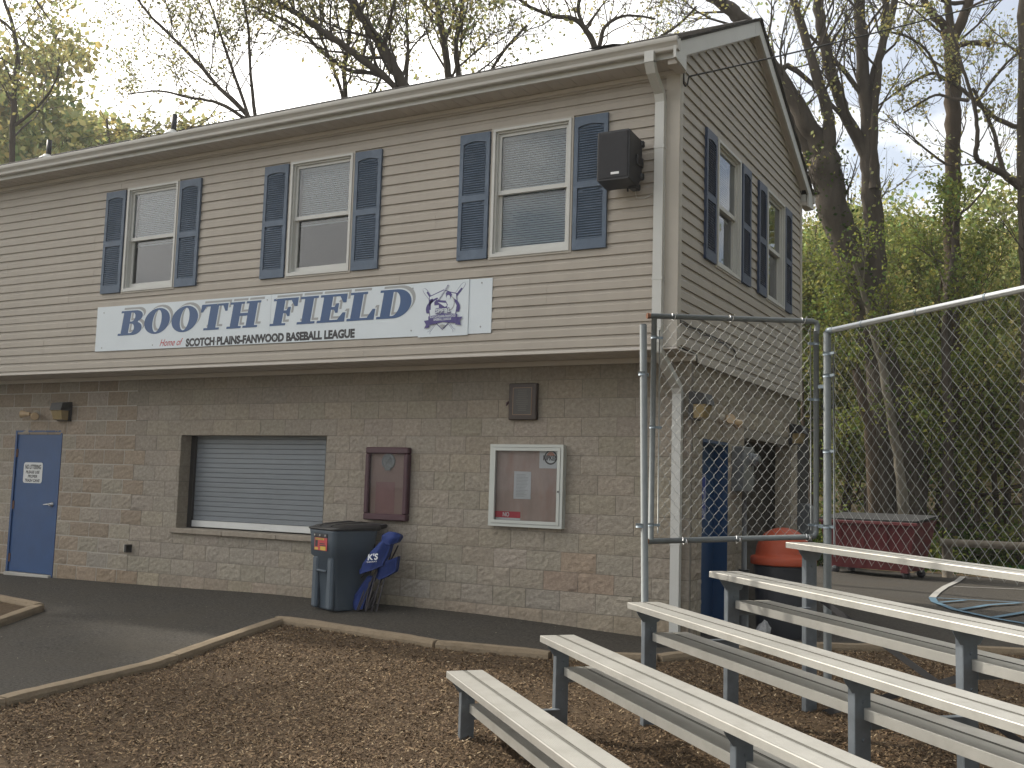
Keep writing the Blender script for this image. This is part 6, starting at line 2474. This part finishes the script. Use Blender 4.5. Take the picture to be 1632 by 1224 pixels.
# left, over the roof
for k in range(44):
    px = -170 + (k * 47.3) % 600; D = 40 + (k * 5.9) % 22
    sc = {True: 1.34, False: 1.12}[px < 210]
    spots.append((px, D, sc * rng.uniform(.88, 1.05), rng.choice([0, 1, 3], p=[.35, .4, .25]), 'seen over the left part of the roof'))
for k in range(16):
    px = 380 + (k * 83.3) % 840; D = 34 + (k * 6.7) % 20
    spots.append((px, D, rng.uniform(.7, .9), 2, 'hidden low behind the roof'))
for px, D, sc, kind, w_ in spots:
    kind = int(kind)
    g = ground_at(px, D)
    if not used[kind]:
        t = protos[kind]; used[kind] = True
    else:
        t = copy_tree(protos[kind])
    t.location = g; t.scale = (sc, sc, sc); t.rotation_euler = (0, 0, rng.uniform(0, 6.28))
    t['label'] = LB[kind] + ' ' + w_
    t['group'] = 'woodland trees ' + w_
# understorey leaves on the slope that nobody could count
C = []
for k in range(1500):
    px = rng.uniform(1180, 1800); D = rng.uniform(25.5, 62)
    g = ground_at(px, D)
    n = rng.integers(8, 24)
    hgt = rng.uniform(.1, 2.2)
    C.append(np.array(g) + np.array([0, 0, hgt]) + rng.normal(0, .42, (n, 3)))
und = empty('undergrowth'); und['kind'] = 'stuff'
o = leaves('undergrowth', np.concatenate(C), .07, L_GREEN, None, hue=.3)
bpy.data.objects.remove(und)
tag(o, 'tangled green undergrowth covering the wooded slope', 'undergrowth', kind='stuff')
# dead leaves and grass tufts along the asphalt edge
C = []
for k in range(9000):
    x, y = rng.uniform(-2, 9), 12.0 + rng.gamma(2, 1.2)
    C.append((x, y, zt(x, y) + .05 + abs(rng.normal(0, .05))))
o = leaves('ground_cover', C, .055, L_DEEP, None, hue=.5)
tag(o, 'low green weeds along the far edge of the asphalt', 'ground cover', kind='stuff')

# trees on the camera's side of the lot, seen only mirrored in the windows
for (x, y, h, w_) in ((-16, -36, 11, 'mirrored in the middle window'), (-30, -34, 11, 'mirrored in the left window'), (-6, -40, 11, 'far, mirrored between the panes')):
    t = copy_tree(protos[2]); t.location = (x, y, zt(x, y) - .1); t.scale = (h / 13.5,) * 3; t.rotation_euler = (0, 0, x)
    t['label'] = 'bare twigged tree across the lot ' + w_
    t['group'] = 'bare trees across the lot'


# the wood goes on round the lot past the right edge, mirrored in the gable windows
for k in range(15):
    x, y = 11.5 + (k * 4.3) % 17, -3.5 + (k * 2.9) % 19
    t = copy_tree(protos[(0, 1, 2, 2, 3)[k % 5]]); t.location = (x, y, zt(x, y) - .1); sc = rng.uniform(.85, 1.15); t.scale = (sc,) * 3; t.rotation_euler = (0, 0, k * 1.3)
    t['label'] = LB[(0, 1, 2, 2, 3)[k % 5]] + ' past the right edge'
    t['group'] = 'woodland trees past the right edge'
# unseen trees added left of the view so their thin shade dapples the path
for (x, y, sc, w_) in ((-22.5, -2.6, .95, 'beside the path, its shade on the asphalt'), (-25.5, .8, 1.05, 'near the far end of the building'), (-24, -6.5, 1.0, 'left of the small bed')):
    t = copy_tree(protos[1]); t.location = (x, y, zt(x, y) - .1); t.scale = (sc,) * 3; t.rotation_euler = (0, 0, x)
    t['label'] = 'unseen yellow green tree outside the left edge ' + w_
    t['group'] = 'unseen trees left of the view'
# ------------------------------------------------------------------ the hazy spring air
mb = MB()
mb.box(-430, 430, -430, 530, -2.5, 64)
hz = bpy.data.materials.new('haze'); hz.use_nodes = True
hz.node_tree.nodes.clear()
_o = hz.node_tree.nodes.new('ShaderNodeOutputMaterial'); _v = hz.node_tree.nodes.new('ShaderNodeVolumePrincipled')
_v.inputs['Color'].default_value = (.95, .97, 1, 1); _v.inputs['Density'].default_value = .0010; _v.inputs['Anisotropy'].default_value = .45
hz.node_tree.links.new(_v.outputs[0], _o.inputs['Volume'])
o = mb.build('haze', hz)
tag(o, kind='stuff')
